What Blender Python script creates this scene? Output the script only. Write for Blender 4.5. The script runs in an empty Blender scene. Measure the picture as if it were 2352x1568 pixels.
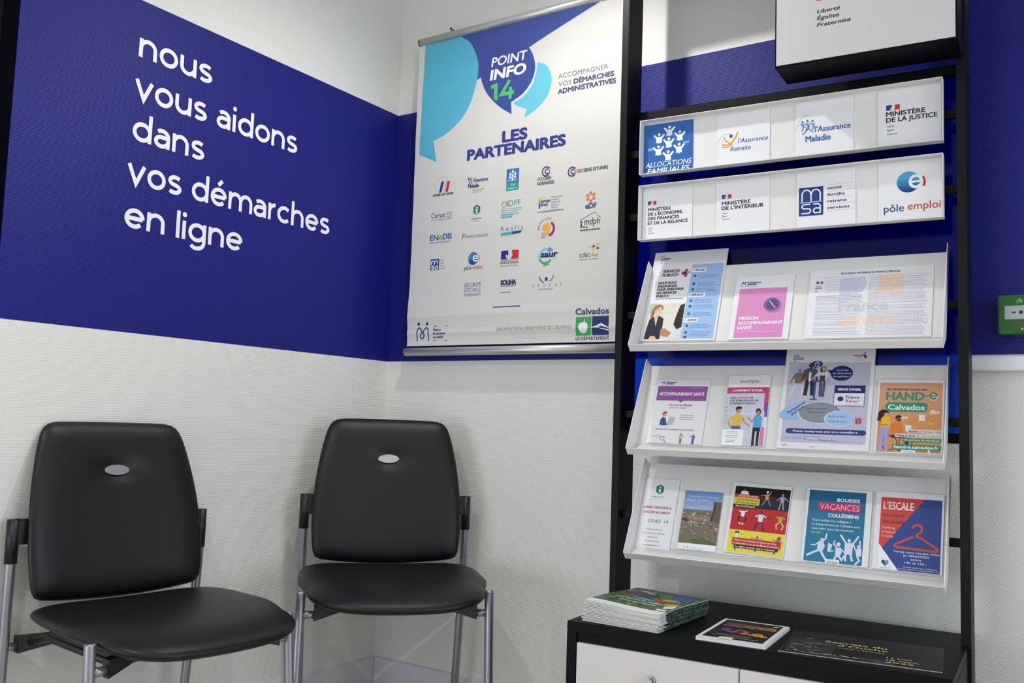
import bpy, bmesh, math, random
from mathutils import Vector, Matrix
PI = math.pi
S = bpy.context.scene
COL = S.collection
R = math.radians

# ------------------------------------------------------------------ camera, world, lights, exposure
FPX, YAW, PITCH, ROLL = 2115.27, R(33.6645), R(5.0519), R(1.9426)
CAM = Vector((2.331, -2.65, 0.9675))
fw = Vector((-math.sin(YAW) * math.cos(PITCH), math.cos(YAW) * math.cos(PITCH), math.sin(PITCH)))
r0 = Vector((math.cos(YAW), math.sin(YAW), 0)); u0 = r0.cross(fw)
rr = r0 * math.cos(ROLL) + u0 * math.sin(ROLL); uu = u0 * math.cos(ROLL) - r0 * math.sin(ROLL)
cd = bpy.data.cameras.new('camera'); cd.sensor_width = 36.0; cd.lens = FPX / 2352 * 36.0
cd.clip_start = 0.05; cd.clip_end = 60
cam = bpy.data.objects.new('camera', cd); COL.objects.link(cam)
cam.matrix_world = Matrix(((rr.x, uu.x, -fw.x, CAM.x), (rr.y, uu.y, -fw.y, CAM.y), (rr.z, uu.z, -fw.z, CAM.z), (0, 0, 0, 1)))
S.camera = cam

W = bpy.data.worlds.new('daylight'); S.world = W; W.use_nodes = True
bg = W.node_tree.nodes['Background']
bg.inputs[0].default_value = (0.90, 0.95, 1.0, 1); bg.inputs[1].default_value = 0.80

def lamp(name, kind, loc, energy, color, size=None, target=None, size_y=None):
    d = bpy.data.lights.new(name, kind); d.energy = energy; d.color = color
    if kind == 'AREA':
        d.shape = 'RECTANGLE'; d.size = size; d.size_y = size_y or size
    elif size: d.shadow_soft_size = size
    o = bpy.data.objects.new(name, d); COL.objects.link(o); o.location = loc
    if target is not None:
        o.rotation_euler = (Vector(target) - Vector(loc)).to_track_quat('-Z', 'Y').to_euler()
    return o
sp = lamp('ceiling_spot', 'SPOT', (0.96, -0.68, 2.58), 35, (1.0, 0.975, 0.93), 0.028, (0.96, -0.68, 0))
sp.data.spot_size = R(174); sp.data.spot_blend = 0.7
sp = lamp('ceiling_spot_entrance', 'SPOT', (0.96, -2.35, 2.58), 55, (1.0, 0.98, 0.945), 0.03, (0.96, -2.35, 0))
sp.data.spot_size = R(164); sp.data.spot_blend = 1.0
sp = lamp('ceiling_spot_desk', 'SPOT', (2.9, -2.35, 2.58), 22, (1.0, 0.98, 0.95), 0.03, (2.9, -2.35, 0))
sp.data.spot_size = R(164); sp.data.spot_blend = 1.0
lamp('window_daylight', 'AREA', (4.9, -1.3, 1.45), 36, (0.80, 0.88, 1.0), 1.8, (1.5, -0.6, 1.0), 1.9)
lamp('low_fill', 'AREA', (0.2, -5.4, 0.8), 42, (0.84, 0.90, 1.0), 2.2, (0.5, 0.0, 0.45), 1.3)  # added unseen fill, brightens the lower walls and the space under the seats

S.view_settings.view_transform = 'Standard'; S.view_settings.look = 'None'
S.view_settings.gamma = 1.0; S.view_settings.exposure = 0.0
S.view_settings.use_curve_mapping = False

# ------------------------------------------------------------------ materials
def lin(c):
    c = c / 255.0
    return c / 12.92 if c <= 0.04045 else ((c + 0.055) / 1.055) ** 2.4
_mats = {}
def mat(name, rgb, rough=0.5, metal=0.0, spec=0.5, bump=None, coat=0.0):
    """principled material; rgb in 0-255 sRGB"""
    if name in _mats: return _mats[name]
    m = bpy.data.materials.new(name); m.use_nodes = True
    nt = m.node_tree; b = nt.nodes['Principled BSDF']
    b.inputs['Base Color'].default_value = (lin(rgb[0]), lin(rgb[1]), lin(rgb[2]), 1)
    b.inputs['Roughness'].default_value = rough; b.inputs['Metallic'].default_value = metal
    b.inputs['Specular IOR Level'].default_value = spec
    if coat: b.inputs['Coat Weight'].default_value = coat
    if bump:
        tc = nt.nodes.new('ShaderNodeTexCoord'); n = nt.nodes.new('ShaderNodeTexNoise')
        n.inputs['Scale'].default_value = bump[0]; n.inputs['Detail'].default_value = 3
        bp = nt.nodes.new('ShaderNodeBump'); bp.inputs['Strength'].default_value = bump[1]; bp.inputs['Distance'].default_value = 0.001
        nt.links.new(tc.outputs['Object'], n.inputs['Vector']); nt.links.new(n.outputs['Fac'], bp.inputs['Height'])
        nt.links.new(bp.outputs['Normal'], b.inputs['Normal'])
    _mats[name] = m
    return m
def ink(rgb, rough=0.42):
    return mat('ink_%02x%02x%02x' % tuple(rgb), rgb, rough, spec=.25)

def wallpaper(name, axis):
    """painted woven glass-fibre wallpaper: white, with a dark blue band between two heights"""
    m = bpy.data.materials.new(name); m.use_nodes = True
    nt = m.node_tree; N = nt.nodes; L = nt.links; b = N['Principled BSDF']
    g = N.new('ShaderNodeNewGeometry'); sp = N.new('ShaderNodeSeparateXYZ'); L.new(g.outputs['Position'], sp.inputs[0])
    z = sp.outputs['Z']; u = sp.outputs[axis]
    def mth(op, a, bb=None, c=None):
        n = N.new('ShaderNodeMath'); n.operation = op
        for i, v in enumerate((a, bb, c)):
            if v is None: continue
            if isinstance(v, (int, float)): n.inputs[i].default_value = v
            else: L.new(v, n.inputs[i])
        return n.outputs[0]
    band = mth('MULTIPLY', mth('GREATER_THAN', z, 1.184), mth('LESS_THAN', z, 2.143))
    mix = N.new('ShaderNodeMix'); mix.data_type = 'RGBA'; L.new(band, mix.inputs[0])
    mix.inputs[6].default_value = (lin(226), lin(225), lin(220), 1)
    mix.inputs[7].default_value = (lin(22), lin(26), lin(118), 1)
    L.new(mix.outputs[2], b.inputs['Base Color'])
    rg = N.new('ShaderNodeMapRange'); L.new(band, rg.inputs[0]); rg.inputs[3].default_value = 0.55; rg.inputs[4].default_value = 0.46
    L.new(rg.outputs[0], b.inputs['Roughness'])
    sr = N.new('ShaderNodeMapRange'); L.new(band, sr.inputs[0]); sr.inputs[3].default_value = 0.5; sr.inputs[4].default_value = 0.28; L.new(sr.outputs[0], b.inputs['Specular IOR Level'])
    PZ, PU = 0.0056, 0.0066
    noi = N.new('ShaderNodeTexNoise'); noi.inputs['Scale'].default_value = 60; L.new(g.outputs['Position'], noi.inputs['Vector'])
    uj = mth('ADD', u, mth('MULTIPLY', noi.outputs['Fac'], 0.006))
    row = mth('FLOOR', mth('DIVIDE', z, PZ))
    ridge = mth('ABSOLUTE', mth('SINE', mth('MULTIPLY', z, PI / PZ)))
    ph = mth('ADD', mth('MULTIPLY', uj, 2 * PI / PU), mth('MULTIPLY', row, PI))
    wv = mth('MULTIPLY_ADD', mth('SINE', ph), 0.24 if axis == 'Y' else 0.40, 0.76 if axis == 'Y' else 0.60)
    h = mth('MULTIPLY', ridge, wv)
    bp = N.new('ShaderNodeBump'); bp.inputs['Strength'].default_value = 0.5; bp.inputs['Distance'].default_value = 0.0012
    L.new(h, bp.inputs['Height']); L.new(bp.outputs['Normal'], b.inputs['Normal'])
    return m

def plexi():
    """blue frosted see-through sheet"""
    m = bpy.data.materials.new('blue_translucent_sheet'); m.use_nodes = True
    nt = m.node_tree; N = nt.nodes; L = nt.links
    for n in list(N): N.remove(n)
    out = N.new('ShaderNodeOutputMaterial')
    t = N.new('ShaderNodeBsdfTransparent'); t.inputs[0].default_value = (0.10, 0.27, 0.84, 1)
    q = N.new('ShaderNodeBsdfRefraction'); q.inputs[0].default_value = (0.10, 0.27, 0.84, 1); q.inputs['Roughness'].default_value = 0.45; q.inputs['IOR'].default_value = 1.12
    a = N.new('ShaderNodeMixShader'); a.inputs[0].default_value = 0.7; L.new(t.outputs[0], a.inputs[1]); L.new(q.outputs[0], a.inputs[2])
    g = N.new('ShaderNodeBsdfGlossy'); g.inputs['Roughness'].default_value = 0.12; g.inputs[0].default_value = (1, 1, 1, 1)
    f = N.new('ShaderNodeFresnel'); f.inputs[0].default_value = 1.22
    c = N.new('ShaderNodeMixShader'); L.new(f.outputs[0], c.inputs[0]); L.new(a.outputs[0], c.inputs[1]); L.new(g.outputs[0], c.inputs[2])
    L.new(c.outputs[0], out.inputs[0])
    return m

def clearplastic():
    m = bpy.data.materials.new('clear_plastic'); m.use_nodes = True
    nt = m.node_tree; N = nt.nodes; L = nt.links
    for n in list(N): N.remove(n)
    out = N.new('ShaderNodeOutputMaterial'); t = N.new('ShaderNodeBsdfTransparent'); t.inputs[0].default_value = (0.93, 0.97, 0.94, 1)
    g = N.new('ShaderNodeBsdfGlossy'); g.inputs['Roughness'].default_value = 0.05
    f = N.new('ShaderNodeFresnel'); f.inputs[0].default_value = 1.22
    c = N.new('ShaderNodeMixShader'); L.new(f.outputs[0], c.inputs[0]); L.new(t.outputs[0], c.inputs[1]); L.new(g.outputs[0], c.inputs[2])
    L.new(c.outputs[0], out.inputs[0])
    return m

M_WALLX = wallpaper('wallpaper_back', 'X'); M_WALLY = wallpaper('wallpaper_left', 'Y')
M_WHITE = mat('white_powder_coat', (221, 220, 217), 0.38)
M_BLACK = mat('black_melamine', (9, 9, 10), 0.5, bump=(300, 0.05), spec=.12)
M_BLACKM = mat('black_frame_lacquer', (9, 9, 9), 0.5, spec=.2)
M_LEATHER = mat('black_leatherette', (9, 9, 11), 0.42, bump=(420, 0.22), spec=0.36)
M_PLASTIC = mat('black_plastic', (14, 14, 15), 0.45)
M_SILVER = mat('silver_painted_tube', (150, 151, 158), 0.30, metal=0.75)
M_CHROME = mat('brushed_metal', (175, 175, 175), 0.30, metal=0.9)
M_ALU = mat('satin_aluminium', (205, 205, 200), 0.35, metal=0.55)
M_PAPER = mat('white_paper', (226, 226, 228), 0.45)
M_BASE = mat('white_gloss_trim', (214, 214, 218), 0.35)
M_PLEXI = plexi(); M_CLEAR = clearplastic()

# ------------------------------------------------------------------ mesh helpers
def link(name, bm, mats, parent=None, loc=None, rot=None, smooth=False):
    me = bpy.data.meshes.new(name)
    if not isinstance(mats, (list, tuple)): mats = [mats]
    for m in mats: me.materials.append(m)
    bm.to_mesh(me); bm.free()
    if smooth:
        for p in me.polygons: p.use_smooth = True
    o = bpy.data.objects.new(name, me); COL.objects.link(o)
    if parent is not None: o.parent = parent
    if loc is not None: o.location = loc
    if rot is not None: o.rotation_euler = rot
    return o
def tag(o, label=None, cat=None, group=None, kind=None):
    if label: o['label'] = label
    if cat: o['category'] = cat
    if group: o['group'] = group
    if kind: o['kind'] = kind
    return o
def thing(name, label, cat, loc=(0, 0, 0), rz=0.0, group=None):
    o = bpy.data.objects.new(name, None); COL.objects.link(o); o.location = loc; o.rotation_euler = (0, 0, rz)
    o.empty_display_size = 0.1
    return tag(o, label, cat, group)
def box(bm, a, b, bev=0.0, mi=0):
    nb = bmesh.new() if bev else bm
    vs = [nb.verts.new((x, y, z)) for x in (a[0], b[0]) for y in (a[1], b[1]) for z in (a[2], b[2])]
    fs = []
    for q in ((0, 1, 3, 2), (4, 6, 7, 5), (0, 4, 5, 1), (2, 3, 7, 6), (0, 2, 6, 4), (1, 5, 7, 3)):
        f = nb.faces.new([vs[i] for i in q]); f.material_index = mi; fs.append(f)
    if bev:
        bmesh.ops.bevel(nb, geom=list(nb.edges), offset=bev, segments=2, affect='EDGES', clamp_overlap=True)
        for f in nb.faces: f.material_index = mi
        join(bm, nb)
def join(bm, other):
    mp = {}
    for v in other.verts: mp[v] = bm.verts.new(v.co)
    for f in other.faces:
        try:
            nf = bm.faces.new([mp[v] for v in f.verts]); nf.material_index = f.material_index; nf.smooth = f.smooth
        except ValueError: pass
    other.free()
def bx(a, b, bev=0.0):
    bm = bmesh.new(); box(bm, a, b, bev); return bm
def catmull(P, n=6):
    P = [Vector(p) for p in P]; out = []
    for i in range(len(P) - 1):
        p0, p1, p2, p3 = P[max(i - 1, 0)], P[i], P[i + 1], P[min(i + 2, len(P) - 1)]
        for k in range(n):
            t = k / n
            out.append(0.5 * (2 * p1 + (p2 - p0) * t + (2 * p0 - 5 * p1 + 4 * p2 - p3) * t * t + (3 * p1 - p0 - 3 * p2 + p3) * t ** 3))
    out.append(P[-1]); return out
def tube(bm, P, r, n=16, mi=0, cap=True):
    P = [Vector(p) for p in P]; rings = []
    t0 = (P[1] - P[0]).normalized(); ref = Vector((1, 0, 0)) if abs(t0.x) < 0.9 else Vector((0, 1, 0))
    a = t0.cross(ref).normalized()
    for i, p in enumerate(P):
        t = (P[min(i + 1, len(P) - 1)] - P[max(i - 1, 0)]).normalized()
        a = (a - t * a.dot(t)).normalized(); b = t.cross(a)
        ri = r[i] if isinstance(r, (list, tuple)) else r
        rings.append([bm.verts.new(p + (a * math.cos(2 * PI * k / n) + b * math.sin(2 * PI * k / n)) * ri) for k in range(n)])
    for A, B in zip(rings, rings[1:]):
        for k in range(n):
            f = bm.faces.new((A[k], A[(k + 1) % n], B[(k + 1) % n], B[k])); f.smooth = True; f.material_index = mi
    if cap:
        for rg, rev in ((rings[0], True), (rings[-1], False)):
            f = bm.faces.new(rg[::-1] if rev else rg); f.material_index = mi
def tb(P, r, n=16):
    bm = bmesh.new(); tube(bm, P, r, n); return bm

# ------------------------------------------------------------------ flat print engine: ink shapes laid on a sheet
_txt = {}
def text_geo(s):
    if s in _txt: return _txt[s]
    c = bpy.data.curves.new('t', 'FONT'); c.body = s; c.dimensions = '2D'; c.fill_mode = 'FRONT'; c.resolution_u = 3
    o = bpy.data.objects.new('t', c); COL.objects.link(o)
    me = bpy.data.meshes.new_from_object(o)
    v = [(p.co.x, p.co.y) for p in me.vertices]; f = [tuple(p.vertices) for p in me.polygons]
    bpy.data.objects.remove(o); bpy.data.curves.remove(c); bpy.data.meshes.remove(me)
    _txt[s] = (v, f); return v, f
CAPH = None
def caph():
    global CAPH
    if CAPH is None: CAPH = max(y for x, y in text_geo('H')[0])
    return CAPH

class Page:
    EPS = 0.00016
    def __init__(s, w, h, pct=True, thick=0.001, paper=None, base=True, mapf=None, cuts=None):
        s.w, s.h, s.pct, s.thick, s.base, s.mapf, s.cuts = w, h, pct, thick, base, mapf, cuts
        s.paper = paper or M_PAPER; s.bm = bmesh.new(); s.mats = [s.paper]; s.rnd = random.Random(int(w * 1e5 + h * 1e4))
        s.big = []; s.cnt = 0
    def X(s, x): return x * s.w / 100 if s.pct else x / 1000
    def Y(s, y): return s.h - y * s.h / 100 if s.pct else y / 1000
    def mi(s, c):
        m = ink(c) if isinstance(c, (tuple, list)) else c
        if m not in s.mats: s.mats.append(m)
        return s.mats.index(m)
    def raw(s, V, F, c, l):
        s.cnt = (s.cnt + 1) % 18; l = l + 0.045 * s.cnt
        mi = s.mi(c); vs = [s.bm.verts.new((x, -s.thick - s.EPS * l, y)) for x, y in V]
        for f in F:
            if sum(V[f[i]][0] * V[f[(i + 1) % len(f)]][1] - V[f[(i + 1) % len(f)]][0] * V[f[i]][1] for i in range(len(f))) < 0: f = f[::-1]
            try:
                q = s.bm.faces.new([vs[i] for i in f]); q.material_index = mi
                if q.calc_area() > 4e-4: s.big.append(q)
            except ValueError: pass
    def poly(s, P, c, l=1):
        V = [(s.X(x), s.Y(y)) for x, y in P]
        A = sum(V[i][0] * V[(i + 1) % len(V)][1] - V[(i + 1) % len(V)][0] * V[i][1] for i in range(len(V)))
        if A < 0: V.reverse()
        s.raw(V, [tuple(range(len(V)))], c, l)
    def rect(s, x0, y0, x1, y1, c, l=1): s.poly([(x0, y0), (x1, y0), (x1, y1), (x0, y1)], c, l)
    def rrect(s, x0, y0, x1, y1, rmm, c, l=1):
        a, b = sorted((s.X(x0), s.X(x1))); d, e = sorted((s.Y(y0), s.Y(y1))); r = min(rmm / 1000, (b - a) / 2, (e - d) / 2)
        V = []
        for cx, cy, st in ((b - r, e - r, 0), (a + r, e - r, 90), (a + r, d + r, 180), (b - r, d + r, 270)):
            for k in range(7):
                t = R(st + 15 * k); V.append((cx + r * math.cos(t), cy + r * math.sin(t)))
        s.raw(V, [tuple(range(len(V)))], c, l)
    def ell(s, x, y, rx, ry, c, l=1, a0=0, a1=360, rot=0, n=36):
        """radii in mm"""
        cx, cy = s.X(x), s.Y(y); V = []
        full = a1 - a0 >= 360
        k = n if full else n + 1
        cr, sr = math.cos(R(rot)), math.sin(R(rot))
        for i in range(k):
            t = R(a0 + (a1 - a0) * i / n); px, py = rx / 1000 * math.cos(t), ry / 1000 * math.sin(t)
            V.append((cx + px * cr - py * sr, cy + px * sr + py * cr))
        s.raw(V, [tuple(range(len(V)))], c, l)
    def line(s, P, w, c, l=2, closed=False, m=False):
        """stroke of width w mm through P (page units, or metres when m)"""
        Q = [Vector((p[0], p[1])) if m else Vector((s.X(p[0]), s.Y(p[1]))) for p in P]
        V, F = stroke(Q, w / 1000, closed); s.raw(V, F, c, l)
    def arc(s, x, y, rx, ry, a0, a1, w, c, l=2, n=28):
        cx, cy = s.X(x), s.Y(y)
        s.line([(cx + rx / 1000 * math.cos(R(a0 + (a1 - a0) * i / n)), cy + ry / 1000 * math.sin(R(a0 + (a1 - a0) * i / n))) for i in range(n + 1)], w, c, l, m=True)
    def text(s, t, x, y, cap, c=(30, 30, 60), l=4, w=None, bold=0.0, shear=0.0, align='l', rot=0.0, track=None):
        """baseline at (x, y); cap height in mm; w = total width in page x-units"""
        V, F = text_geo(t); k = cap / 1000 / caph() * (1.28 if s.pct and w is not None else 1.0)
        if not V: return
        x0 = min(v[0] for v in V); x1 = max(v[0] for v in V); kx = k
        W0 = (x1 - x0)
        if w is not None: kx = abs(s.X(w) - s.X(0)) / W0
        wd = W0 * kx; off = {'l': 0, 'c': -wd / 2, 'r': -wd}[align]
        bx_, by_ = s.X(x), s.Y(y); cr, sr = math.cos(R(rot)), math.sin(R(rot))
        def tr(v, dx, dy):
            px = (v[0] - x0) * kx + off + v[1] * k * shear + dx; py = v[1] * k + dy
            return (bx_ + px * cr - py * sr, by_ + px * sr + py * cr)
        offs = [(0, 0)]
        if bold:
            b = bold * cap / 1000; nb_ = 14 if cap > 9 else 6; offs = [(b * math.cos(2 * PI * q / nb_), .75 * b * math.sin(2 * PI * q / nb_)) for q in range(nb_)]
        for i, (dx, dy) in enumerate(offs):
            s.raw([tr(v, dx, dy) for v in V], F, c, l + (0.06 if len(offs) > 8 else 0.12) * i)
    def lines(s, x0, y0, x1, n, step, hmm, c=(150, 150, 165), l=3, ragged=0.25):
        """n rows of tiny illegible print (broken bars)"""
        for i in range(n):
            y = s.Y(y0 + i * step); xe = s.X(x1) - (s.X(x1) - s.X(x0)) * (s.rnd.random() * ragged)
            x = s.X(x0)
            while x < xe - 0.001:
                q = min(x + s.rnd.uniform(0.0022, 0.0085), xe)
                s.raw([(x, y), (q, y), (q, y + hmm / 1000), (x, y + hmm / 1000)], [(0, 1, 2, 3)], c, l); x = q + 0.0012
    def body(s, x, y, H, skin, hair, top, leg, pose=(0, 0, 0, 0), l=3, longhair=False, w=1.0, legs=None):
        """small printed figure: feet at (x,y) page units, height H mm; pose = left arm, right arm, left leg, right leg angles"""
        cx, cy = s.X(x), s.Y(y); H /= 1000.0
        def st(P, wd, c, ll): 
            V, F = stroke([Vector(p) for p in P], wd); s.raw(V, F, c, ll)
        hip = cy + .48 * H; sh = cy + .80 * H
        for sg, a in ((-1, pose[2]), (1, pose[3])):
            k = (cx + sg * .055 * H + math.sin(R(a)) * .25 * H, hip - math.cos(R(a)) * .25 * H)
            b = 0 if legs is None else legs * sg
            st([(cx + sg * .055 * H, hip + .02 * H), k, (k[0] + math.sin(R(a * .6 + b)) * .25 * H, k[1] - math.cos(R(a * .6 + b)) * .25 * H)], .085 * H * w, leg, l)
        s.raw([(cx - .10 * H * w, hip - .02 * H), (cx + .10 * H * w, hip - .02 * H), (cx + .125 * H * w, sh), (cx + .05 * H, sh + .04 * H), (cx - .05 * H, sh + .04 * H), (cx - .125 * H * w, sh)], [(0, 1, 2, 3, 4, 5)], top, l + 1)
        for sg, a in ((-1, pose[0]), (1, pose[1])):
            p = (cx + sg * .115 * H * w, sh - .02 * H); e = (p[0] + math.sin(R(a)) * .17 * H, p[1] - math.cos(R(a)) * .17 * H)
            st([p, e], .062 * H * w, top, l + 2)
            st([e, (e[0] + math.sin(R(a * 1.15)) * .17 * H, e[1] - math.cos(R(a * 1.15)) * .17 * H)], .045 * H * w, skin, l + 2)
        if longhair:
            s.raw([(cx - .085 * H, cy + .79 * H), (cx + .05 * H, cy + .79 * H), (cx + .08 * H, cy + .95 * H), (cx, cy + H), (cx - .085 * H, cy + .95 * H)], [(0, 1, 2, 3, 4)], hair, l + 2)
        def el(ex, ey, rx, ry, c, ll):
            s.raw([(ex + rx * math.cos(2 * PI * i / 20), ey + ry * math.sin(2 * PI * i / 20)) for i in range(20)], [tuple(range(20))], c, ll)
        st([(cx, sh + .01 * H), (cx, sh + .08 * H)], .05 * H, skin, l + 2)
        el(cx, cy + .92 * H, .062 * H, .075 * H, hair, l + 3); el(cx + .008 * H, cy + .905 * H, .052 * H, .062 * H, skin, l + 4)
    def flag(s, x, y, wmm, l=4):
        """small tricolour device"""
        X0, Y0 = s.X(x), s.Y(y); w = wmm / 1000; h = w * .42
        s.raw([(X0, Y0 - h), (X0 + w * .34, Y0 - h), (X0 + w * .42, Y0 - h * .45), (X0 + w * .40, Y0), (X0, Y0)], [(0, 1, 2, 3, 4)], (38, 50, 135), l)
        s.raw([(X0 + w * .30, Y0 - h * .9), (X0 + w * .40, Y0 - h * .62), (X0 + w * .28, Y0 - h * .45)], [(0, 1, 2)], (235, 235, 240), l + 1)
        s.raw([(X0 + w * .56, Y0 - h), (X0 + w, Y0 - h), (X0 + w, Y0), (X0 + w * .60, Y0), (X0 + w * .66, Y0 - h * .55)], [(0, 1, 2, 3, 4)], (210, 45, 55), l)
    def build(s, name, parent=None, loc=None, rot=None):
        if s.base:
            a, b = (0, -s.thick, 0), (s.w, 0, s.h)
            vs = [s.bm.verts.new((x, y, z)) for x in (a[0], b[0]) for y in (a[1], b[1]) for z in (a[2], b[2])]
            for q in ((0, 1, 3, 2), (4, 6, 7, 5), (0, 4, 5, 1), (2, 3, 7, 6), (0, 2, 6, 4), (1, 5, 7, 3)):
                f = s.bm.faces.new([vs[i] for i in q]); s.big.append(f)
        if s.cuts:
            geo = set()
            for f in s.big:
                if f.is_valid: geo.add(f)
            for f in list(geo): geo.update(f.edges); geo.update(f.verts)
            geo = list(geo)
            for co, no in s.cuts:
                r = bmesh.ops.bisect_plane(s.bm, geom=[g for g in geo if g.is_valid], plane_co=co, plane_no=no)
                geo = list(set([g for g in geo if g.is_valid] + r['geom']))
        if s.mapf:
            for v in s.bm.verts: v.co = s.mapf(v.co)
        return link(name, s.bm, s.mats, parent, loc, rot)

def stroke(Q, w, closed=False):
    n = len(Q); V = []; F = []
    for i in range(n):
        if closed: a, b = Q[i - 1], Q[(i + 1) % n]
        else: a, b = Q[max(i - 1, 0)], Q[min(i + 1, n - 1)]
        d1 = (Q[i] - a); d2 = (b - Q[i])
        if d1.length < 1e-9: d1 = d2
        if d2.length < 1e-9: d2 = d1
        d1 = d1.normalized(); d2 = d2.normalized(); n1 = Vector((-d1.y, d1.x)); n2 = Vector((-d2.y, d2.x))
        m = n1 + n2
        m = m.normalized() if m.length > 1e-6 else n1
        k = w / 2 / max(0.45, m.dot(n1))
        V.append((Q[i].x + m.x * k, Q[i].y + m.y * k)); V.append((Q[i].x - m.x * k, Q[i].y - m.y * k))
    for i in range(n if closed else n - 1):
        j = (i + 1) % n
        F.append((2 * i, 2 * i + 1, 2 * j + 1, 2 * j))
    return V, F

# round sans letters drawn as pen strokes, x-height 1
def arcpts(cx, cy, rx, ry, a0, a1, n=22):
    return [Vector((cx + rx * math.cos(R(a0 + (a1 - a0) * i / n)), cy + ry * math.sin(R(a0 + (a1 - a0) * i / n)))) for i in range(n + 1)]
def V2(*p): return [Vector(q) for q in p]
def glyph(ch):
    o = arcpts(.56, .5, .46, .41, 0, 360, 40)[:-1]
    if ch == 'o': return 1.12, [(o, 1)]
    if ch == 'n': return 1.06, [(V2((.1, 0), (.1, 1)), 0), (arcpts(.52, .52, .42, .39, 180, 0) + V2((.94, 0)), 0)]
    if ch == 'h': return 1.06, [(V2((.1, 0), (.1, 1.48)), 0), (arcpts(.52, .52, .42, .39, 180, 0) + V2((.94, 0)), 0)]
    if ch == 'u': return 1.06, [(V2((.1, 1)) + arcpts(.52, .48, .42, .39, 180, 360), 0), (V2((.94, 0), (.94, 1)), 0)]
    if ch == 'm': return 1.74, [(V2((.1, 0), (.1, 1)), 0), (arcpts(.49, .52, .39, .39, 180, 0) + V2((.88, 0)), 0), (arcpts(1.27, .52, .39, .39, 180, 0) + V2((1.66, 0)), 0)]
    if ch == 'r': return .58, [(V2((.1, 0), (.1, 1)), 0), (arcpts(.54, .50, .44, .41, 180, 88), 0)]
    if ch == 'l': return .22, [(V2((.1, 0), (.1, 1.48)), 0)]
    if ch == 'i': return .24, [(V2((.1, 0), (.1, 1)), 0), ('dot', .1, 1.33, .135)]
    if ch == 'd': return 1.14, [(o, 1), (V2((1.02, 0), (1.02, 1.48)), 0)]
    if ch == 'c': return 1.0, [(arcpts(.56, .5, .46, .41, 44, 316), 0)]
    if ch in 'eé':
        g = [(V2((.12, .5), (1.02, .5)), 0), (arcpts(.56, .5, .46, .41, 0, 318), 0)]
        if ch == 'é': g.append((V2((.48, 1.16), (.76, 1.44)), 0))
        return 1.12, g
    if ch == 's':
        return .88, [(arcpts(.46, .71, .34, .20, 38, 250, 16) + arcpts(.42, .29, .36, .20, 70, -142, 16), 0)]
    if ch == 'a':
        return .98, [(arcpts(.46, .60, .40, .31, 132, 0, 14) + V2((.86, 0)), 0), (V2((.86, .57)) + arcpts(.42, .33, .32, .24, 90, 270, 14) + arcpts(.46, .42, .40, .33, 270, 345, 8), 0)]
    if ch == 'v': return 1.04, [(V2((.06, 1.0), (.52, .03), (.98, 1.0)), 0)]
    if ch == 'g': return 1.14, [(o, 1), (V2((1.02, 1)) + arcpts(.56, .0, .46, .36, 0, -142, 18), 0)]
    return .55, []
def geotext(s, pen=0.222, gap=0.155):
    x = 0; V = []; F = []
    for ch in s:
        if ch == ' ': x += .55; continue
        adv, st = glyph(ch)
        for j, it in enumerate(st):
            k = len(V)
            if it[0] == 'dot':
                v = [(it[1] + x + it[3] * math.cos(2 * PI * q / 20), it[2] + it[3] * math.sin(2 * PI * q / 20)) for q in range(20)]; f = [tuple(range(20))]
            else:
                v, f = stroke([Vector((p.x + x, p.y)) for p in it[0]], pen, bool(it[1]))
            V += [(q[0], q[1], j) for q in v]; F += [tuple(i + k for i in q) for q in f]
        x += adv + gap
    return V, F

# ------------------------------------------------------------------ the room
def struct(name, bm, m, parent=None):
    o = link(name, bm, m, parent)
    if parent is None: o['kind'] = 'structure'
    return o
CEIL = 2.68
struct('wall_back', bx((-.12, 0, 0), (6.0, .12, CEIL)), M_WALLX)
struct('wall_left', bx((-.12, -1.4695, 0), (0, 0, CEIL)), M_WALLY)
struct('ceiling', bx((-.12, -3.6, CEIL), (6.0, .12, CEIL + .1)), mat('ceiling_paint', (230, 230, 228), .8))
struct('floor', bx((-1.2, -6.0, -.1), (6.0, .12, 0)), mat('beige_floor_tile', (206, 196, 182), .35, bump=(14, .1)))
struct('baseboard_left', bx((0, -1.4695, 0), (.013, 0, .0945), .002), M_BASE)
struct('baseboard_back', bx((0.013, -.013, 0), (6.0, 0, .0945), .002), M_BASE)
struct('trim_1', bx((2.0, -.034, 1.141), (6.0, 0, 1.177), .003), mat('white_trunking', (226, 226, 228), .4))
d = struct('door_1', bx((-1.1, -1.51, 0.02), (-.001, -1.4705, CEIL - .02), .001), mat('dark_navy_door', (1, 1, 9), .6, spec=.03))

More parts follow.
